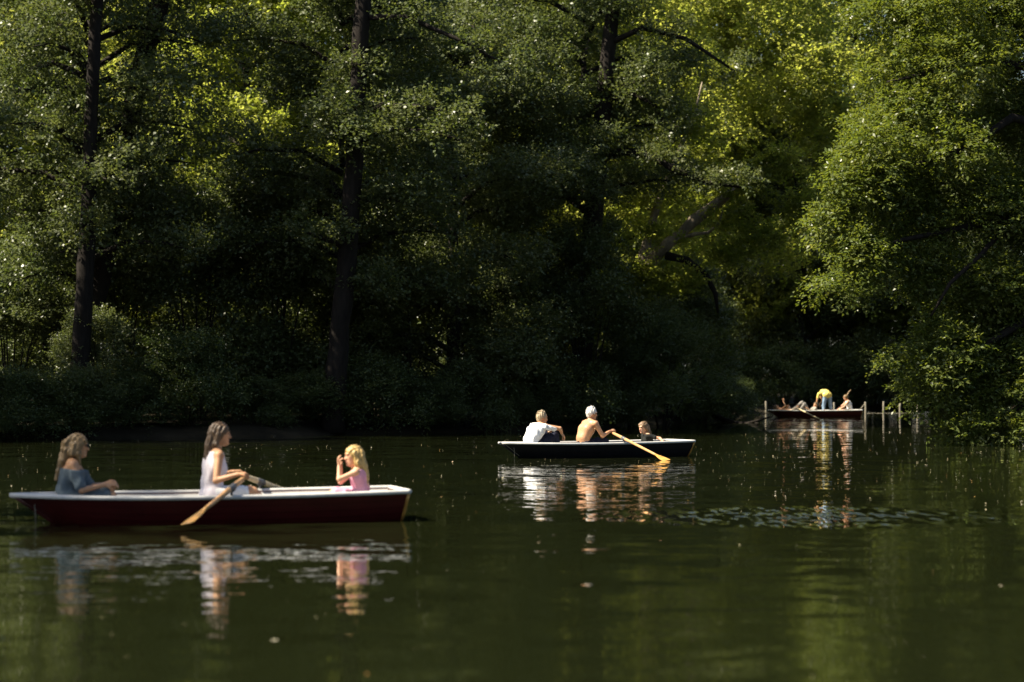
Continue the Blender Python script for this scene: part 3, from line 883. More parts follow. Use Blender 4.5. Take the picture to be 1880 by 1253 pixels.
class Field:
    """smooth union of round cones and ellipsoids, cut by planes, turned into a mesh"""
    def __init__(s, res):
        s.p, s.cuts, s.res, s.wr = [], [], res, None
    def cone(s, a, ra, b, rb, k=0.02):
        s.p.append(('c', npv(a), ra, npv(b), rb, k)); return s
    def ell(s, c, r, R=None, k=0.02):
        s.p.append(('e', npv(c), np.array(r, np.float32), np.array(R if R is not None else np.eye(3), np.float32), 0, k)); return s
    def sub(s, c, r, k=0.008):
        s.p.append(('s', npv(c), r, None, 0, k)); return s
    def cut(s, p, n):
        s.cuts.append((npv(p), npv(Vector(n).normalized()))); return s
    def mesh(s, name):
        lo = np.full(3, 1e9); hi = -lo
        for q in s.p:
            if q[0] == 'c':
                for c, r in ((q[1], q[2]), (q[3], q[4])):
                    lo = np.minimum(lo, c - r); hi = np.maximum(hi, c + r)
            elif q[0] == 'e':
                r = np.max(q[2]); lo = np.minimum(lo, q[1] - r); hi = np.maximum(hi, q[1] + r)
        h = s.res
        lo = lo - 3 * h - .01; hi = hi + 3 * h + .01
        n = np.ceil((hi - lo) / h).astype(int) + 1
        D = np.full(n, 0.5, np.float32)
        ax = [(lo[i] + h * np.arange(n[i])).astype(np.float32) for i in range(3)]
        for q in s.p:
            k = q[5]
            if q[0] == 'c':
                l = np.minimum(q[1] - q[2], q[3] - q[4]); u = np.maximum(q[1] + q[2], q[3] + q[4])
            elif q[0] == 'e':
                r = np.max(q[2]); l = q[1] - r; u = q[1] + r
            else:
                l = q[1] - q[2]; u = q[1] + q[2]
            mrg = 0.05 + k
            i0 = np.clip(((l - mrg - lo) / h).astype(int), 0, n - 1); i1 = np.clip(((u + mrg - lo) / h).astype(int) + 2, 1, n)
            X, Y, Z = np.meshgrid(*[ax[i][i0[i]:i1[i]] for i in range(3)], indexing='ij')
            if q[0] == 'c':
                ba = q[3] - q[1]; bb = max(1e-9, float(ba @ ba))
                px, py, pz = X - q[1][0], Y - q[1][1], Z - q[1][2]
                t = np.clip((px * ba[0] + py * ba[1] + pz * ba[2]) / bb, 0, 1)
                d = np.sqrt((px - t * ba[0]) ** 2 + (py - t * ba[1]) ** 2 + (pz - t * ba[2]) ** 2) - (q[2] * (1 - t) + q[4] * t)
            elif q[0] == 'e':
                R = q[3]
                px, py, pz = X - q[1][0], Y - q[1][1], Z - q[1][2]
                a = (px * R[0, 0] + py * R[1, 0] + pz * R[2, 0]) / q[2][0]
                b = (px * R[0, 1] + py * R[1, 1] + pz * R[2, 1]) / q[2][1]
                c = (px * R[0, 2] + py * R[1, 2] + pz * R[2, 2]) / q[2][2]
                l_ = np.sqrt(a * a + b * b + c * c)
                d = (l_ - 1) * np.min(q[2]) * 0.5 + (l_ - 1) * np.mean(q[2]) * 0.5
            else:
                d = np.sqrt((X - q[1][0]) ** 2 + (Y - q[1][1]) ** 2 + (Z - q[1][2]) ** 2) - q[2]
            sl = tuple(slice(i0[i], i1[i]) for i in range(3))
            E = D[sl]
            if q[0] == 's':
                hh = np.clip(0.5 - 0.5 * (E + d) / k, 0, 1)
                D[sl] = E * (1 - hh) - d * hh + k * hh * (1 - hh)
            else:
                hh = np.clip(0.5 + 0.5 * (d - E) / k, 0, 1)
                D[sl] = d * (1 - hh) + E * hh - k * hh * (1 - hh)
        if s.wr or s.cuts:
            X, Y, Z = np.meshgrid(*ax, indexing='ij')
            if s.wr:
                amp, f, st = s.wr
                D += amp * (np.sin(X * f + 2.1 * np.sin(Z * f * .37)) * np.sin(Y * f * 1.1 + 1.3) + .7 * np.sin((X * .6 - Y) * f * 1.7 + Z * f * st))
            for p, nn in s.cuts:
                D = np.maximum(D, (X - p[0]) * nn[0] + (Y - p[1]) * nn[1] + (Z - p[2]) * nn[2])
        D[0], D[-1], D[:, 0], D[:, -1], D[:, :, 0], D[:, :, -1] = .5, .5, .5, .5, .5, .5
        S = D < 0
        act = np.zeros(n - 1, np.int8)
        for i in (0, 1):
            for j in (0, 1):
                for k in (0, 1):
                    act += S[i:n[0] - 1 + i, j:n[1] - 1 + j, k:n[2] - 1 + k]
        cells = np.argwhere((act > 0) & (act < 8))
        idx = np.full(n - 1, -1, np.int32); idx[tuple(cells.T)] = np.arange(len(cells))
        acc = np.zeros((len(cells), 3)); cnt = np.zeros(len(cells))
        C = [(i, j, k) for i in (0, 1) for j in (0, 1) for k in (0, 1)]
        for a in C:
            for ax_i in range(3):
                if a[ax_i]:
                    continue
                b = list(a); b[ax_i] = 1
                va = D[tuple((cells + a).T)]; vb = D[tuple((cells + b).T)]
                m_ = (va < 0) != (vb < 0)
                t = np.where(m_, va / np.where(m_, va - vb, 1), 0)
                pt = np.array(a, float)[None].repeat(len(cells), 0)
                pt[:, ax_i] += t
                acc[m_] += pt[m_]; cnt[m_] += 1
        V = lo + h * (cells + acc / np.maximum(cnt, 1)[:, None])
        Qs = []
        for ax_i in range(3):
            sl0 = [slice(None)] * 3; sl1 = [slice(None)] * 3
            sl0[ax_i] = slice(0, -1); sl1[ax_i] = slice(1, None)
            ch = S[tuple(sl0)] != S[tuple(sl1)]
            e = np.argwhere(ch)
            o1, o2 = [(1, 2), (2, 0), (0, 1)][ax_i]
            e = e[(e[:, o1] > 0) & (e[:, o2] > 0)]
            e = e[(e[:, o1] < n[o1] - 1) & (e[:, o2] < n[o2] - 1)]
            if not len(e):
                continue
            f1 = np.zeros(3, int); f1[o1] = 1; f2 = np.zeros(3, int); f2[o2] = 1
            q = np.stack([idx[tuple((e - f1 - f2).T)], idx[tuple((e - f2).T)], idx[tuple(e.T)], idx[tuple((e - f1).T)]], 1)
            inn = S[tuple(e.T)]
            q[~inn] = q[~inn][:, ::-1]
            Qs.append(q)
        Q = np.concatenate(Qs)
        Q = Q[(Q >= 0).all(1)]
        return mesh_np(name, V, Q, True)

def ik(a, b, l1, l2, pole):
    a, b = Vector(a), Vector(b)
    d = b - a
    L = min(d.length, (l1 + l2) * .999)
    u = d.normalized()
    x = (l1 * l1 - l2 * l2 + L * L) / (2 * L)
    h = math.sqrt(max(0, l1 * l1 - x * x))
    p = Vector(pole); p = (p - u * p.dot(u)).normalized()
    return a + u * x + p * h, a + u * L

def rotm(yaw, pitch, roll=0):
    return Matrix.Rotation(yaw, 3, 'Z') @ Matrix.Rotation(pitch, 3, 'Y') @ Matrix.Rotation(roll, 3, 'X')

def add_hand(F, w, fwd, nrm, s, side, curl):
    """palm and five fingers; nrm: where the palm faces"""
    f = Vector(fwd).normalized(); nv = Vector(nrm); nv = (nv - f * nv.dot(f)).normalized(); l = f.cross(nv) * side
    w = Vector(w)
    for q in (-1, 0, 1):
        F.cone(w + f * .012 * s + l * (q * .014 * s), .017 * s, w + f * .075 * s + l * (q * .024 * s), .0135 * s, .008)
    for i, (o, ln) in enumerate(((-.032, .058), (-.011, .072), (.011, .078), (.031, .070))):
        p = w + f * .082 * s + l * (o * s)
        d = f.copy()
        for q, (fr, r) in enumerate(((.42, .0098), (.32, .0090), (.26, .0082))):
            d = (Matrix.Rotation(curl * (0.8 if q == 0 else 1.0), 3, f.cross(nv)) @ d)
            p2 = p + d * (ln * fr * s * 1.15)
            F.cone(p, r * s, p2, (r - .0006) * s, .004)
            p = p2
    p = w + f * .028 * s + l * (.030 * s)
    p2 = p + (f * .7 + l * .55 + nv * .35).normalized() * .040 * s
    p3 = p2 + (f * .8 + nv * (.2 + .5 * curl) + l * .1).normalized() * .034 * s
    F.cone(p, .0125 * s, p2, .011 * s, .006); F.cone(p2, .011 * s, p3, .0085 * s, .004)

def person(label, Mw, res, sp):
    """Mw: matrix, origin at the hips, x forward, y left. sp: pose and clothes"""
    s = sp.get('s', 1.0); wom = sp.get('slim', 0)
    V_ = lambda k, dflt: Vector(sp.get(k, dflt))
    pel = Vector((0, 0, 0))
    chest = V_('chest', (.04, 0, .33)); neck = V_('neck', (.06, 0, .49)); head = V_('head', (.10, 0, .64))
    waist = V_('waist', pel.lerp(chest, .5) + Vector((-.015, 0, 0)))
    shw = sp.get('shw', .165 if wom else .185)
    lat = Matrix.Rotation(sp.get('twist', 0), 3, 'Z') @ Vector((0, 1, 0))
    sh_c = neck.lerp(chest, .22)
    shl, shr = sh_c + lat * shw + Vector(sp.get('shl_off', (0.02, 0, -.01))), sh_c - lat * shw + Vector(sp.get('shr_off', (0.02, 0, -.01)))
    ua, fa = .28 * (s if sp.get('child') else 1), .245 * (s if sp.get('child') else 1)
    if sp.get('child'):
        s_ = s
    else:
        s_ = 1.0
    el, wl = ik(shl, V_('handl', (.3, .2, .1)), ua, fa, sp.get('polel', (0, .4, -1)))
    er, wr = ik(shr, V_('handr', (.3, -.2, .1)), ua, fa, sp.get('poler', (0, -.4, -1)))
    hipw = .088 * s_
    kl, kr = V_('kneel', (.42, .10, .10)), V_('kneer', (.42, -.10, .10))
    al, ar = V_('anklel', (.62, .10, -.26)), V_('ankler', (.62, -.10, -.26))
    tl = al + Vector(sp.get('toel', (.16, .02, -.05))) * s_; tr = ar + Vector(sp.get('toer', (.16, -.02, -.05))) * s_
    hl, hr_ = pel + Vector((0, hipw, 0)), pel - Vector((0, hipw, 0))
    g = s_ * sp.get('bulk', 1.0)
    th = .92 if wom else 1.0
    torso = [(pel + Vector((0, -.075 * g, .0)), .108 * g, pel + Vector((0, .075 * g, .0)), .108 * g, .04),
             (pel + Vector((0, 0, .03 * g)), .118 * g * th, waist, .104 * g * th, .05),
             (waist + lat * (.05 * g), .088 * g * th, chest + lat * (.075 * g), .100 * g * th, .05),
             (waist - lat * (.05 * g), .088 * g * th, chest - lat * (.075 * g), .100 * g * th, .05),
             (chest + lat * (.06 * g), .095 * g * th, sh_c + lat * (.085 * g), .062 * g, .05),
             (chest - lat * (.06 * g), .095 * g * th, sh_c - lat * (.085 * g), .062 * g, .05)]
    shoul = [(sh_c, .060 * g, shl, .052 * g * th, .03), (sh_c, .060 * g, shr, .052 * g * th, .03)]
    arms = [(shl, .050 * g * th, el, .037 * g * th, .02), (el, .037 * g * th, wl, .025 * g * th, .012),
            (shr, .050 * g * th, er, .037 * g * th, .02), (er, .037 * g * th, wr, .025 * g * th, .012)]
    legs = [(hl, .092 * g, kl, .056 * g, .04), (kl, .054 * g, al, .036 * g, .02), (al, .036 * g, tl, .026 * g, .02),
            (hr_, .092 * g, kr, .056 * g, .04), (kr, .054 * g, ar, .036 * g, .02), (ar, .036 * g, tr, .026 * g, .02)]
    calves = [(kl.lerp(al, .1) , .05 * g, kl.lerp(al, .42) + Vector((-.02, 0, -.0)), .05 * g, .03), (kr.lerp(ar, .1), .05 * g, kr.lerp(ar, .42) + Vector((-.02, 0, 0)), .05 * g, .03)]
    HR = rotm(sp.get('yaw', 0), sp.get('pitch', 0), sp.get('roll', 0))
    hs = sp.get('hs', 1.0)
    def H(x, y, z):
        return head + HR @ (Vector((x, y, z)) * hs)
    F = Field(res)
    for c in torso + shoul + arms + legs + calves:
        F.cone(*c)
    if wom and not sp.get('child'):
        for q in (-1, 1):
            F.ell(chest + lat * (q * .07) + Vector((.072, 0, -.04)), (.045, .047, .050), None, .03)
    F.cone(neck - Vector((0, 0, .02)), .056 * g * th, H(-.012, 0, -.06), .052 * hs * th, .03)
    HRn = np.array(HR)
    F.ell(H(-.006, 0, .025), (.094 * hs, .076 * hs, .092 * hs), HRn, .02)
    F.cone(H(.030, 0, -.010), .066 * hs, H(.058, 0, -.082), .034 * hs, .03)
    F.cone(H(-.005, 0, -.03), .062 * hs, H(.035, 0, -.075), .045 * hs, .02)
    F.cone(H(.091, 0, .018), .008 * hs, H(.111, 0, -.024), .0125 * hs, .012)
    F.cone(H(.100, -.010, -.028), .009 * hs, H(.100, .010, -.028), .009 * hs, .008)
    for q in (-1, 1):
        F.sub(H(.105, q * .032, .012), .019 * hs, .016)
        F.ell(H(-.005, q * .077, -.012), (.020 * hs, .010 * hs, .032 * hs), HRn, .006)
        F.cone(H(.080, q * .045, .034), .010 * hs, H(.092, q * .016, .032), .010 * hs, .01)
    F.cone(H(.092, -.018, -.058), .0085 * hs, H(.092, .018, -.058), .0085 * hs, .012)
    F.ell(H(.082, 0, -.092), (.018 * hs, .022 * hs, .016 * hs), HRn, .012)
    dl, dr = (wl - el).normalized(), (wr - er).normalized()
    add_hand(F, wl, Vector(sp.get('hfl', dl)), sp.get('hnl', (0, -.3, -1)), g * .98, 1, sp.get('curl', .35))
    add_hand(F, wr, Vector(sp.get('hfr', dr)), sp.get('hnr', (0, .3, -1)), g * .98, -1, sp.get('curr', sp.get('curl', .35)))
    body = link('person', F.mesh('body'), None, M[sp.get('skin', 'skin')])
    body.matrix_world = Mw
    tag(body, label, 'person')
    # face details
    for q in (-1, 1):
        e = Field(.004).ell(H(.0835, q * .031, .012), (.009 * hs, .012 * hs, .0075 * hs), HRn, .003)
        link('eye', e.mesh('eye'), body, M['dark'])
        e = Field(.004).cone(H(.090, q * .046, .036), .0055 * hs, H(.100, q * .018, .036), .0055 * hs, .003)
        link('eyebrow', e.mesh('eyebrow'), body, M[sp['hair']])
    e = Field(.004).cone(H(.0965, -.020, -.058), .0058 * hs, H(.0965, .020, -.058), .0058 * hs, .003)
    link('mouth', e.mesh('mouth'), body, M['lip'])
    if sp.get('glasses'):
        e = Field(.005)
        for q in (-1, 1):
            e.ell(H(.102, q * .034, .012), (.010, .028, .021), HRn, .004)
            e.cone(H(.094, q * .058, .016), .004, H(.0, q * .086, .012), .004, .004)
        e.cone(H(.108, -.012, .016), .005, H(.108, .012, .016), .005, .004)
        link('sunglasses', e.mesh('sunglasses'), body, M['dark'])
    # hair
    hf = Field(max(res * .8, .006))
    st = sp.get('style', 'short')
    hf.ell(H(-.012, 0, .032), (.103 * hs, .087 * hs, .100 * hs), HRn, .02)
    hf.cone(H(-.055, 0, .0), .060 * hs, H(-.055, 0, -.045), .045 * hs, .03)
    if st != 'short':
        hf.cone(H(.045, -.050, .055), .035 * hs, H(-.02, -.072, -.04), .026 * hs, .03)
        hf.cone(H(.045, .050, .055), .035 * hs, H(-.02, .072, -.04), .026 * hs, .03)
    else:
        for i in range(26):     # tufts
            rr = random.Random(i * 7 + 1)
            a = rr.uniform(-2.6, 2.6); e_ = rr.uniform(.15, 1.4)
            d = Vector((-math.cos(a) * math.cos(e_), math.sin(a) * math.cos(e_), math.sin(e_)))
            hf.cone(H(-.012 + d.x * .088, d.y * .078, .032 + d.z * .09), .016 * hs, H(-.02 + d.x * .103, d.y * .090, .036 + d.z * (.106 + rr.uniform(0, .012))), .008 * hs, .01)
    for lk in sp.get('locks', []):     # strands: lists of (x,y,z,r) in the head frame
        for (x0, y0, z0, r0), (x1, y1, z1, r1) in zip(lk[:-1], lk[1:]):
            hf.cone(H(x0, y0, z0), r0 * hs, H(x1, y1, z1), r1 * hs, .02)
    hf.wr = (.0052, 105, .04)
    # keep the face free
    fc = H(.055, 0, .068 if st == 'short' else .075)
    hf2 = hf
    hf2.sub(H(.085, 0, -.030), .086 * hs, .012)
    if st == 'short':
        for q in (-1, 1):
            hf2.sub(H(.012, q * .090, -.045), .045 * hs, .01)
    link('hair', hf.mesh('hair'), body, M[sp['hair']])
    # clothes
    up = (neck - pel).normalized()
    for gm in sp.get('wear', []):
        kind, mat = gm[0], gm[1]
        C = Field(res)
        inf = .014 * (g ** .5)
        if kind in ('tshirt', 'tank', 'dress'):
            for a, ra, b, rb, k in torso:
                C.cone(a, ra + inf, b, rb + inf, k)
            if wom and not sp.get('child'):
                for q in (-1, 1):
                    C.ell(chest + lat * (q * .07) + Vector((.072, 0, -.04)), (.045 + inf, .047 + inf, .050 + inf), None, .03)
            if kind == 'tshirt':
                for a, ra, b, rb, k in shoul:
                    C.cone(a, ra + inf * .6, b, rb + inf, k)
                for a_, b_ in ((shl, el), (shr, er)):
                    C.cone(a_, .060 * g * th, a_.lerp(b_, gm[2] if len(gm) > 2 else .62), .062 * g * th, .025)
                C.cut(neck + up * .005, up)
            elif kind == 'tank':
                for a, ra, b, rb, k in shoul:
                    C.cone(a, ra + inf * .4, a.lerp(b, .62), ra - .006 + inf * .4, k)
                C.cut(neck - up * .012, up * 1.0)
                C.cut(neck + Vector((.10, 0, -.05)), up + Vector((.9, 0, 0)))
            else:
                for a_, b_ in ((shl, el), (shr, er)):
                    C.cone(a_.lerp(b_, .25), .070, a_.lerp(b_, .85), .058, .04)
                    C.cone(chest + up * .05, .11, a_.lerp(b_, .35), .066, .04)
                C.cut(neck - up * .085, up)
            C.cone(pel + Vector((0, -.08 * g, -.02)), .125 * g, pel + Vector((0, .08 * g, -.02)), .125 * g, .04)
            if kind == 'dress' or (len(gm) > 3 and gm[3]):
                C.cone(hl, .115 * g, hl.lerp(kl, .9), .088 * g, .05); C.cone(hr_, .115 * g, hr_.lerp(kr, .9), .088 * g, .05)
                C.cone(pel.lerp((kl + kr) / 2, .2), .1 * g, (kl + kr) / 2 + Vector((-.04, 0, 0)), .07 * g, .05)
            C.wr = (.0065, 38, .45)
            link({'tshirt': 't_shirt', 'tank': 'tank_top', 'dress': 'dress'}[kind], C.mesh(kind), body, M[mat])
        elif kind == 'trousers':
            f = gm[2] if len(gm) > 2 else .96
            C.cone(pel + Vector((0, -.08 * g, 0)), .117 * g, pel + Vector((0, .08 * g, 0)), .117 * g, .04)
            C.cone(pel, .125 * g, pel.lerp(waist, .45), .118 * g * th, .04)
            for h_, k_, a_ in ((hl, kl, al), (hr_, kr, ar)):
                C.cone(h_, .106 * g, k_ if f > .5 else h_.lerp(k_, f * 2), .072 * g, .04)
                if f > .5:
                    C.cone(k_, .070 * g, k_.lerp(a_, f), .056 * g, .03)
            C.wr = (.004, 40, .5)
            link('trousers' if f > .5 else 'shorts', C.mesh(kind), body, M[mat])
        elif kind == 'shoes':
            for a_, t_ in ((al, tl), (ar, tr)):
                C.cone(a_, .046 * g, t_, .036 * g, .02)
            link('shoe_pair', C.mesh(kind), body, M[mat])
    return body

def frame(boat, lx, ly, z, yaw=0.0):
    return Matrix.LocRotScale(boat.location, boat.rotation_euler, None) @ Matrix.Translation((lx, ly, z)) @ Matrix.Rotation(yaw, 4, 'Z')

# front boat -------------------------------------------------------
long_back = [[(-.07, -.03, .0, .05), (-.10, -.035, -.12, .045), (-.115, -.03, -.24, .035), (-.12, -.03, -.32, .015)], [(-.07, .03, .0, .05), (-.10, .035, -.12, .045), (-.115, .03, -.24, .035), (-.12, .03, -.30, .015)],
             [(-.02, -.07, .0, .03), (-.05, -.075, -.10, .028), (-.07, -.06, -.20, .02)], [(-.02, .07, .0, .03), (-.05, .075, -.10, .028), (-.07, .06, -.20, .02)]]
Mw = frame(front, -1.46, 0.03, .20, math.radians(-6))
person('woman in blue-grey off-shoulder dress with long ash-blond hair in the red boat', Mw, .008, dict(slim=1, skin='tan', hair='ash_hair', style='long', glasses=True, yaw=math.radians(8), pitch=math.radians(6),
       chest=(.03, 0, .30), neck=(.055, 0, .445), head=(.105, 0, .595), handr=(.38, -.17, .20), handl=(.42, .0, .20), poler=(-.2, -.5, -1), hnr=(0, .8, -.4), hnl=(0, -.8, -.4), curl=.5,
       locks=[[(-.06, -.02, .02, .055), (-.10, -.04, -.06, .05), (-.135, -.04, -.16, .042), (-.16, -.04, -.27, .034), (-.185, -.04, -.36, .018)], [(-.07, .02, .02, .05), (-.12, .03, -.10, .045), (-.15, .03, -.22, .035)],
              [(-.01, -.07, .02, .036), (.0, -.085, -.08, .032), (.02, -.085, -.17, .018)], [(-.03, -.07, .0, .04), (-.06, -.085, -.09, .032)], [(-.09, -.03, .06, .03), (-.135, -.04, .02, .028), (-.15, -.04, -.05, .02)]],
       wear=[('dress', 'grey_dress')]))
Mw = frame(front, 0.03, 0.0, .26, math.radians(0)); Mi = Mw.inverted()
hr1 = Mi @ oar_f1(.06); hl1 = Mi @ oar_f2(.06)
person('woman in white sleeveless top rowing the dark red boat', Mw, .008, dict(slim=1, skin='tan', hair='brown_hair', style='long', yaw=math.radians(-3), pitch=math.radians(2),
       chest=(.015, 0, .31), neck=(.03, 0, .475), head=(.075, 0, .64), handr=hr1 + Vector((-.07, 0, .035)), handl=hl1 + Vector((-.07, 0, .03)), poler=(0, -.5, -1), polel=(0, .5, -1),
       hfr=(.9, .1, .1), hfl=(.9, -.1, .1), hnr=(0, .1, -1), hnl=(0, -.1, -1), curl=.95, kneel=(.40, .14, .04), kneer=(.40, -.14, .04), anklel=(.72, .10, -.28), ankler=(.72, -.10, -.28),
       locks=long_back, wear=[('tank', 'lilac_cloth'), ('trousers', 'white_cloth', .4)]))
Mw = frame(front, 1.58, -0.05, .215, math.radians(172))
person('little girl in pink dress with long blond hair at the stern of the red boat', Mw, .007, dict(child=1, s=.70, slim=1, skin='pinkskin', hair='blond_hair', style='long', hs=.90, yaw=math.radians(14), pitch=math.radians(4),
       chest=(.02, 0, .22), neck=(.03, 0, .315), head=(.065, 0, .445), shw=.115, handr=(.20, -.04, .33), handl=(.225, .05, .36), poler=(.2, -.3, -1), polel=(.2, .5, -1), hfr=(.2, 0, 1), hfl=(.2, 0, 1), hnr=(-1, 0, .2), hnl=(-1, 0, .2), curl=.6,
       kneel=(.28, .07, .06), kneer=(.28, -.07, .06), anklel=(.42, .07, -.18), ankler=(.42, -.07, -.18),
       locks=[[(-.06, y, .02, .05), (-.085, y * 1.15, -.12, .048), (-.10, y * 1.2, -.26, .042), (-.105, y * 1.2, -.40, .020)] for y in (-.05, -.015, .02, .05)] + [[(.0, q * .07, .03, .036), (-.01, q * .085, -.08, .032), (-.03, q * .08, -.22, .02)] for q in (-1, 1)],
       wear=[('tank', 'pink_cloth', 0, 1)]))
# middle boat ------------------------------------------------------
Mw = frame(middle, -1.36, 0.0, .185, math.radians(8))
person('man in white t-shirt with sandy hair sitting at the bow of the black boat', Mw, .008, dict(bulk=1.08, shw=.20, skin='tan', hair='sandy_hair', style='short', yaw=math.radians(-14), pitch=math.radians(8),
       waist=(-.01, 0, .17), chest=(.10, 0, .33), neck=(.195, 0, .46), head=(.255, 0, .585), handr=(.60, -.17, .29), handl=(.46, .10, .29), poler=(-.1, -1, .3), polel=(0, .4, -1), hfr=(.6, .1, -.7), hnr=(-.6, .1, -.5), curl=.5,
       kneel=(.44, .12, .25), kneer=(.47, -.13, .25), anklel=(.56, .12, -.17), ankler=(.58, -.12, -.17), wear=[('tshirt', 'white_cloth', .58), ('trousers', 'navy'), ('shoes', 'black_cloth')]))
Mw = frame(middle, -0.20, 0.0, .20, math.radians(2)); Mi = Mw.inverted()
hr1 = Mi @ oar_m1(.06); hl1 = Mi @ oar_m2(.06)
person('shirtless man with white hair rowing the black boat', Mw, .008, dict(bulk=1.10, shw=.205, skin='tan', hair='white_hair', style='short', yaw=math.radians(-4), pitch=math.radians(6),
       waist=(-.02, 0, .17), chest=(.055, 0, .345), neck=(.145, 0, .50), head=(.185, 0, .645), handr=hr1 + Vector((-.05, 0, .03)), handl=hl1 + Vector((-.05, 0, .03)), poler=(-.2, -.3, -1), polel=(-.2, .3, -1),
       hfr=(.8, .2, .3), hfl=(.8, -.2, .3), hnr=(0, .1, -1), hnl=(0, -.1, -1), curl=.95, kneel=(.40, .13, .10), kneer=(.40, -.13, .10), anklel=(.66, .10, -.27), ankler=(.66, -.10, -.27),
       wear=[('trousers', 'navy')]))
Mw = frame(middle, 1.22, 0.0, .05, math.radians(168))
person('girl in black t-shirt with brown hair leaning back in the stern of the black boat', Mw, .008, dict(child=1, s=.84, slim=1, skin='pinkskin', hair='lightbrown_hair', style='long', hs=.95, yaw=math.radians(22), pitch=math.radians(10), roll=math.radians(0),
       chest=(-.02, 0, .27), neck=(-.01, 0, .385), head=(.055, 0, .515), shw=.14, handr=(.12, -.26, .14), handl=(-.20, .42, .25), polel=(-.6, .5, -.2), poler=(0, -.5, -1), curl=.4,
       kneel=(.34, .09, .08), kneer=(.34, -.09, .08), anklel=(.62, .09, -.14), ankler=(.62, -.09, -.14), locks=long_back[:2] + long_back[3:], wear=[('tshirt', 'black_cloth', .55), ('trousers', 'navy')]))
# far boat ---------------------------------------------------------
Mw = frame(far, -1.05, -0.05, .20, math.radians(0))
person('person lying back in the bow of the far boat with one arm raised', Mw, .012, dict(skin='tan', hair='brown_hair', style='short', pitch=math.radians(-50),
       waist=(-.17, 0, .03), chest=(-.34, 0, .09), neck=(-.50, 0, .15), head=(-.62, 0, .21), handr=(-.36, -.22, .46), handl=(-.12, .2, .18), poler=(0, -.3, -1), hfr=(0, 0, 1), curl=.3,
       kneel=(-.02, .28, .26), kneer=(.30, -.12, .24), anklel=(.2, .36, .02), ankler=(.56, -.14, -.10), wear=[('trousers', 'shorts', .4)]))
Mw = frame(far, -0.20, 0.05, .10, math.radians(180))
person('person in grey trousers reclining with knees up in the middle of the far boat', Mw, .012, dict(skin='tan', hair='brown_hair', style='short', pitch=math.radians(-20), yaw=math.radians(20),
       waist=(-.10, 0, .10), chest=(-.20, 0, .20), neck=(-.28, 0, .30), head=(-.30, 0, .42), handr=(.08, -.22, .26), handl=(.10, .2, .26), poler=(0, -.4, -1),
       kneel=(.22, .10, .46), kneer=(.28, -.12, .52), anklel=(.42, .12, .20), ankler=(.66, -.14, .24), wear=[('tshirt', 'greycloth', .9), ('trousers', 'greycloth'), ('shoes', 'black_cloth')]))
Mw = frame(far, 0.60, 0.02, .95, math.radians(104))
person('person in yellow shirt and jeans bending forward in the far boat', Mw, .012, dict(skin='tan', hair='brown_hair', style='short', pitch=math.radians(70),
       waist=(.11, 0, .10), chest=(.29, 0, .12), neck=(.43, 0, .03), head=(.52, 0, -.08), handr=(.44, .22, -.50), handl=(.46, .30, -.48), poler=(-.3, -.4, 0), polel=(-.3, .4, 0), hfr=(0, 0, -1), hfl=(0, 0, -1), hnr=(-1, 0, 0), hnl=(-1, 0, 0),
       kneel=(.05, .15, -.46), kneer=(.03, -.17, -.46), anklel=(-.01, .17, -.91), ankler=(-.03, -.20, -.91), wear=[('tshirt', 'yellow', .6), ('trousers', 'jeans'), ('shoes', 'black_cloth')]))
Mw = frame(far, 1.58, -0.05, .25, math.radians(176))
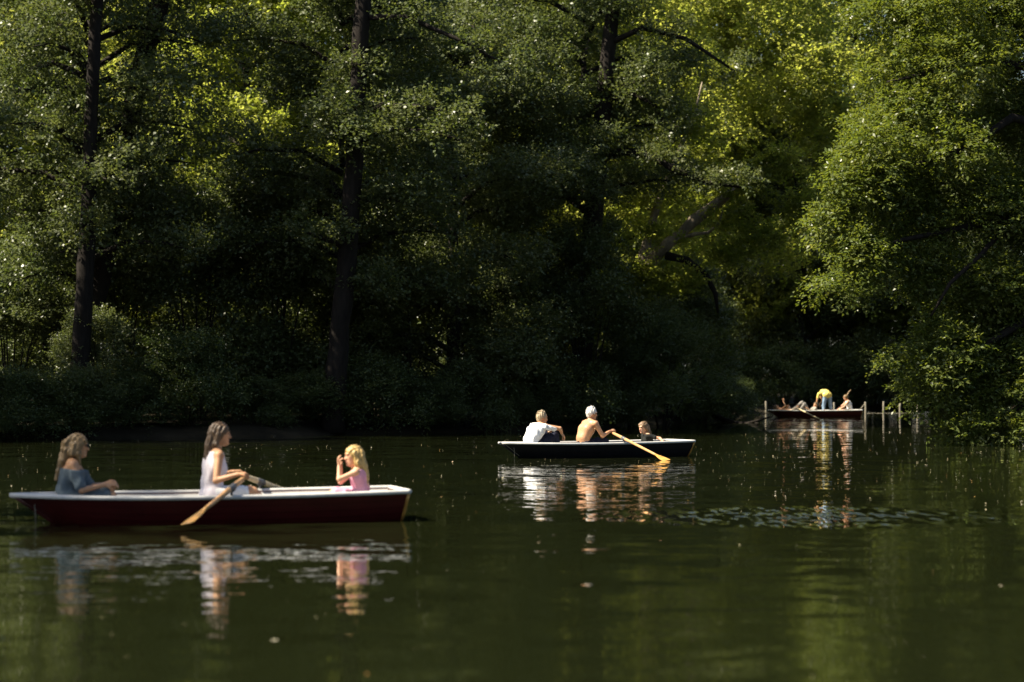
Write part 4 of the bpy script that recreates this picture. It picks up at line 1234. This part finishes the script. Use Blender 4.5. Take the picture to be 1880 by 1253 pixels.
person('girl in white tank top with a swinging ponytail in the stern of the far boat', Mw, .012, dict(slim=1, skin='pinkskin', hair='ash_hair', style='long', pitch=math.radians(16), yaw=math.radians(10),
       chest=(.05, 0, .31), neck=(.10, 0, .455), head=(.17, 0, .585), handr=(.52, -.10, .10), handl=(.50, .10, .10), poler=(0, -.5, -1), curl=.4, kneel=(.44, .12, .05), kneer=(.46, -.12, .05), anklel=(.60, .10, -.30), ankler=(.62, -.10, -.30),
       locks=[[(-.07, 0, .07, .04), (-.14, 0, .13, .026), (-.22, 0, .20, .024), (-.32, 0, .27, .012)]], wear=[('tank', 'white_cloth'), ('trousers', 'shorts', .3)]))

# ------------------------------------------------------------------ floating specks on the water (uncountable)
rng = np.random.default_rng(7)
N = 9000
py = HORIZON + 82 + 125 * rng.random(N) ** 1.5 + 45 * rng.random(N) ** 3
px = rng.random(N) * 1980 - 50
# drifts: streaks and clumps, denser right of the boats
drift = np.sin(px * .013 + 1.2 + .8 * np.sin(py * .07)) + np.sin(py * .19 + px * .004) + .7 * np.sin(px * .041 + py * .11)
keep = rng.random(N) < np.clip(0.10 + 0.26 * (px > 1180) * (py < 900) + 0.42 * (drift > 1.0) + .12 * (drift > .2), 0, 1)
px, py = px[keep], py[keep]
px = np.concatenate([px, rng.random(60) * 1900]); py = np.concatenate([py, 930 + 330 * rng.random(60)])
d = CAM_H / (py - HORIZON) * FPX
X = (px - 940) / FPX * d
n = len(X)
sz = 0.0035 + 0.006 * rng.random(n) ** 2 + 0.012 * (rng.random(n) < .03)
ang = rng.random(n) * 6.28
tilt = rng.normal(size=(n, 2)) * 0.25
K = 6
V = np.zeros((n, K, 3))
for k in range(K):
    a = 2 * math.pi * k / K
    lx, ly = np.cos(a) * sz, np.sin(a) * sz * (0.45 + .4 * ((ang * 7) % 1))
    V[:, k, 0] = X + lx * np.cos(ang) - ly * np.sin(ang)
    V[:, k, 1] = d + lx * np.sin(ang) + ly * np.cos(ang)
    V[:, k, 2] = 0.006 + np.abs(tilt[:, 0]) * sz + tilt[:, 0] * lx + tilt[:, 1] * ly * .5 + .002
V[:, :, 2] = np.maximum(V[:, :, 2], .003)
me = mesh_np('floating_leaf_litter', V.reshape(-1, 3), np.arange(n * K, dtype=np.int32).reshape(-1, K))
at_ = me.attributes.new('tint', 'FLOAT', 'FACE')
at_.data.foreach_set('value', rng.random(n).astype(np.float32))
sd_ok = lake_sd(np.column_stack([X, d])) < -0.3
lit = link('floating_leaf_litter', me, None, M['floating'])
tag(lit, 'tiny pale leaves and seeds drifting on the water', 'litter', None, 'stuff')
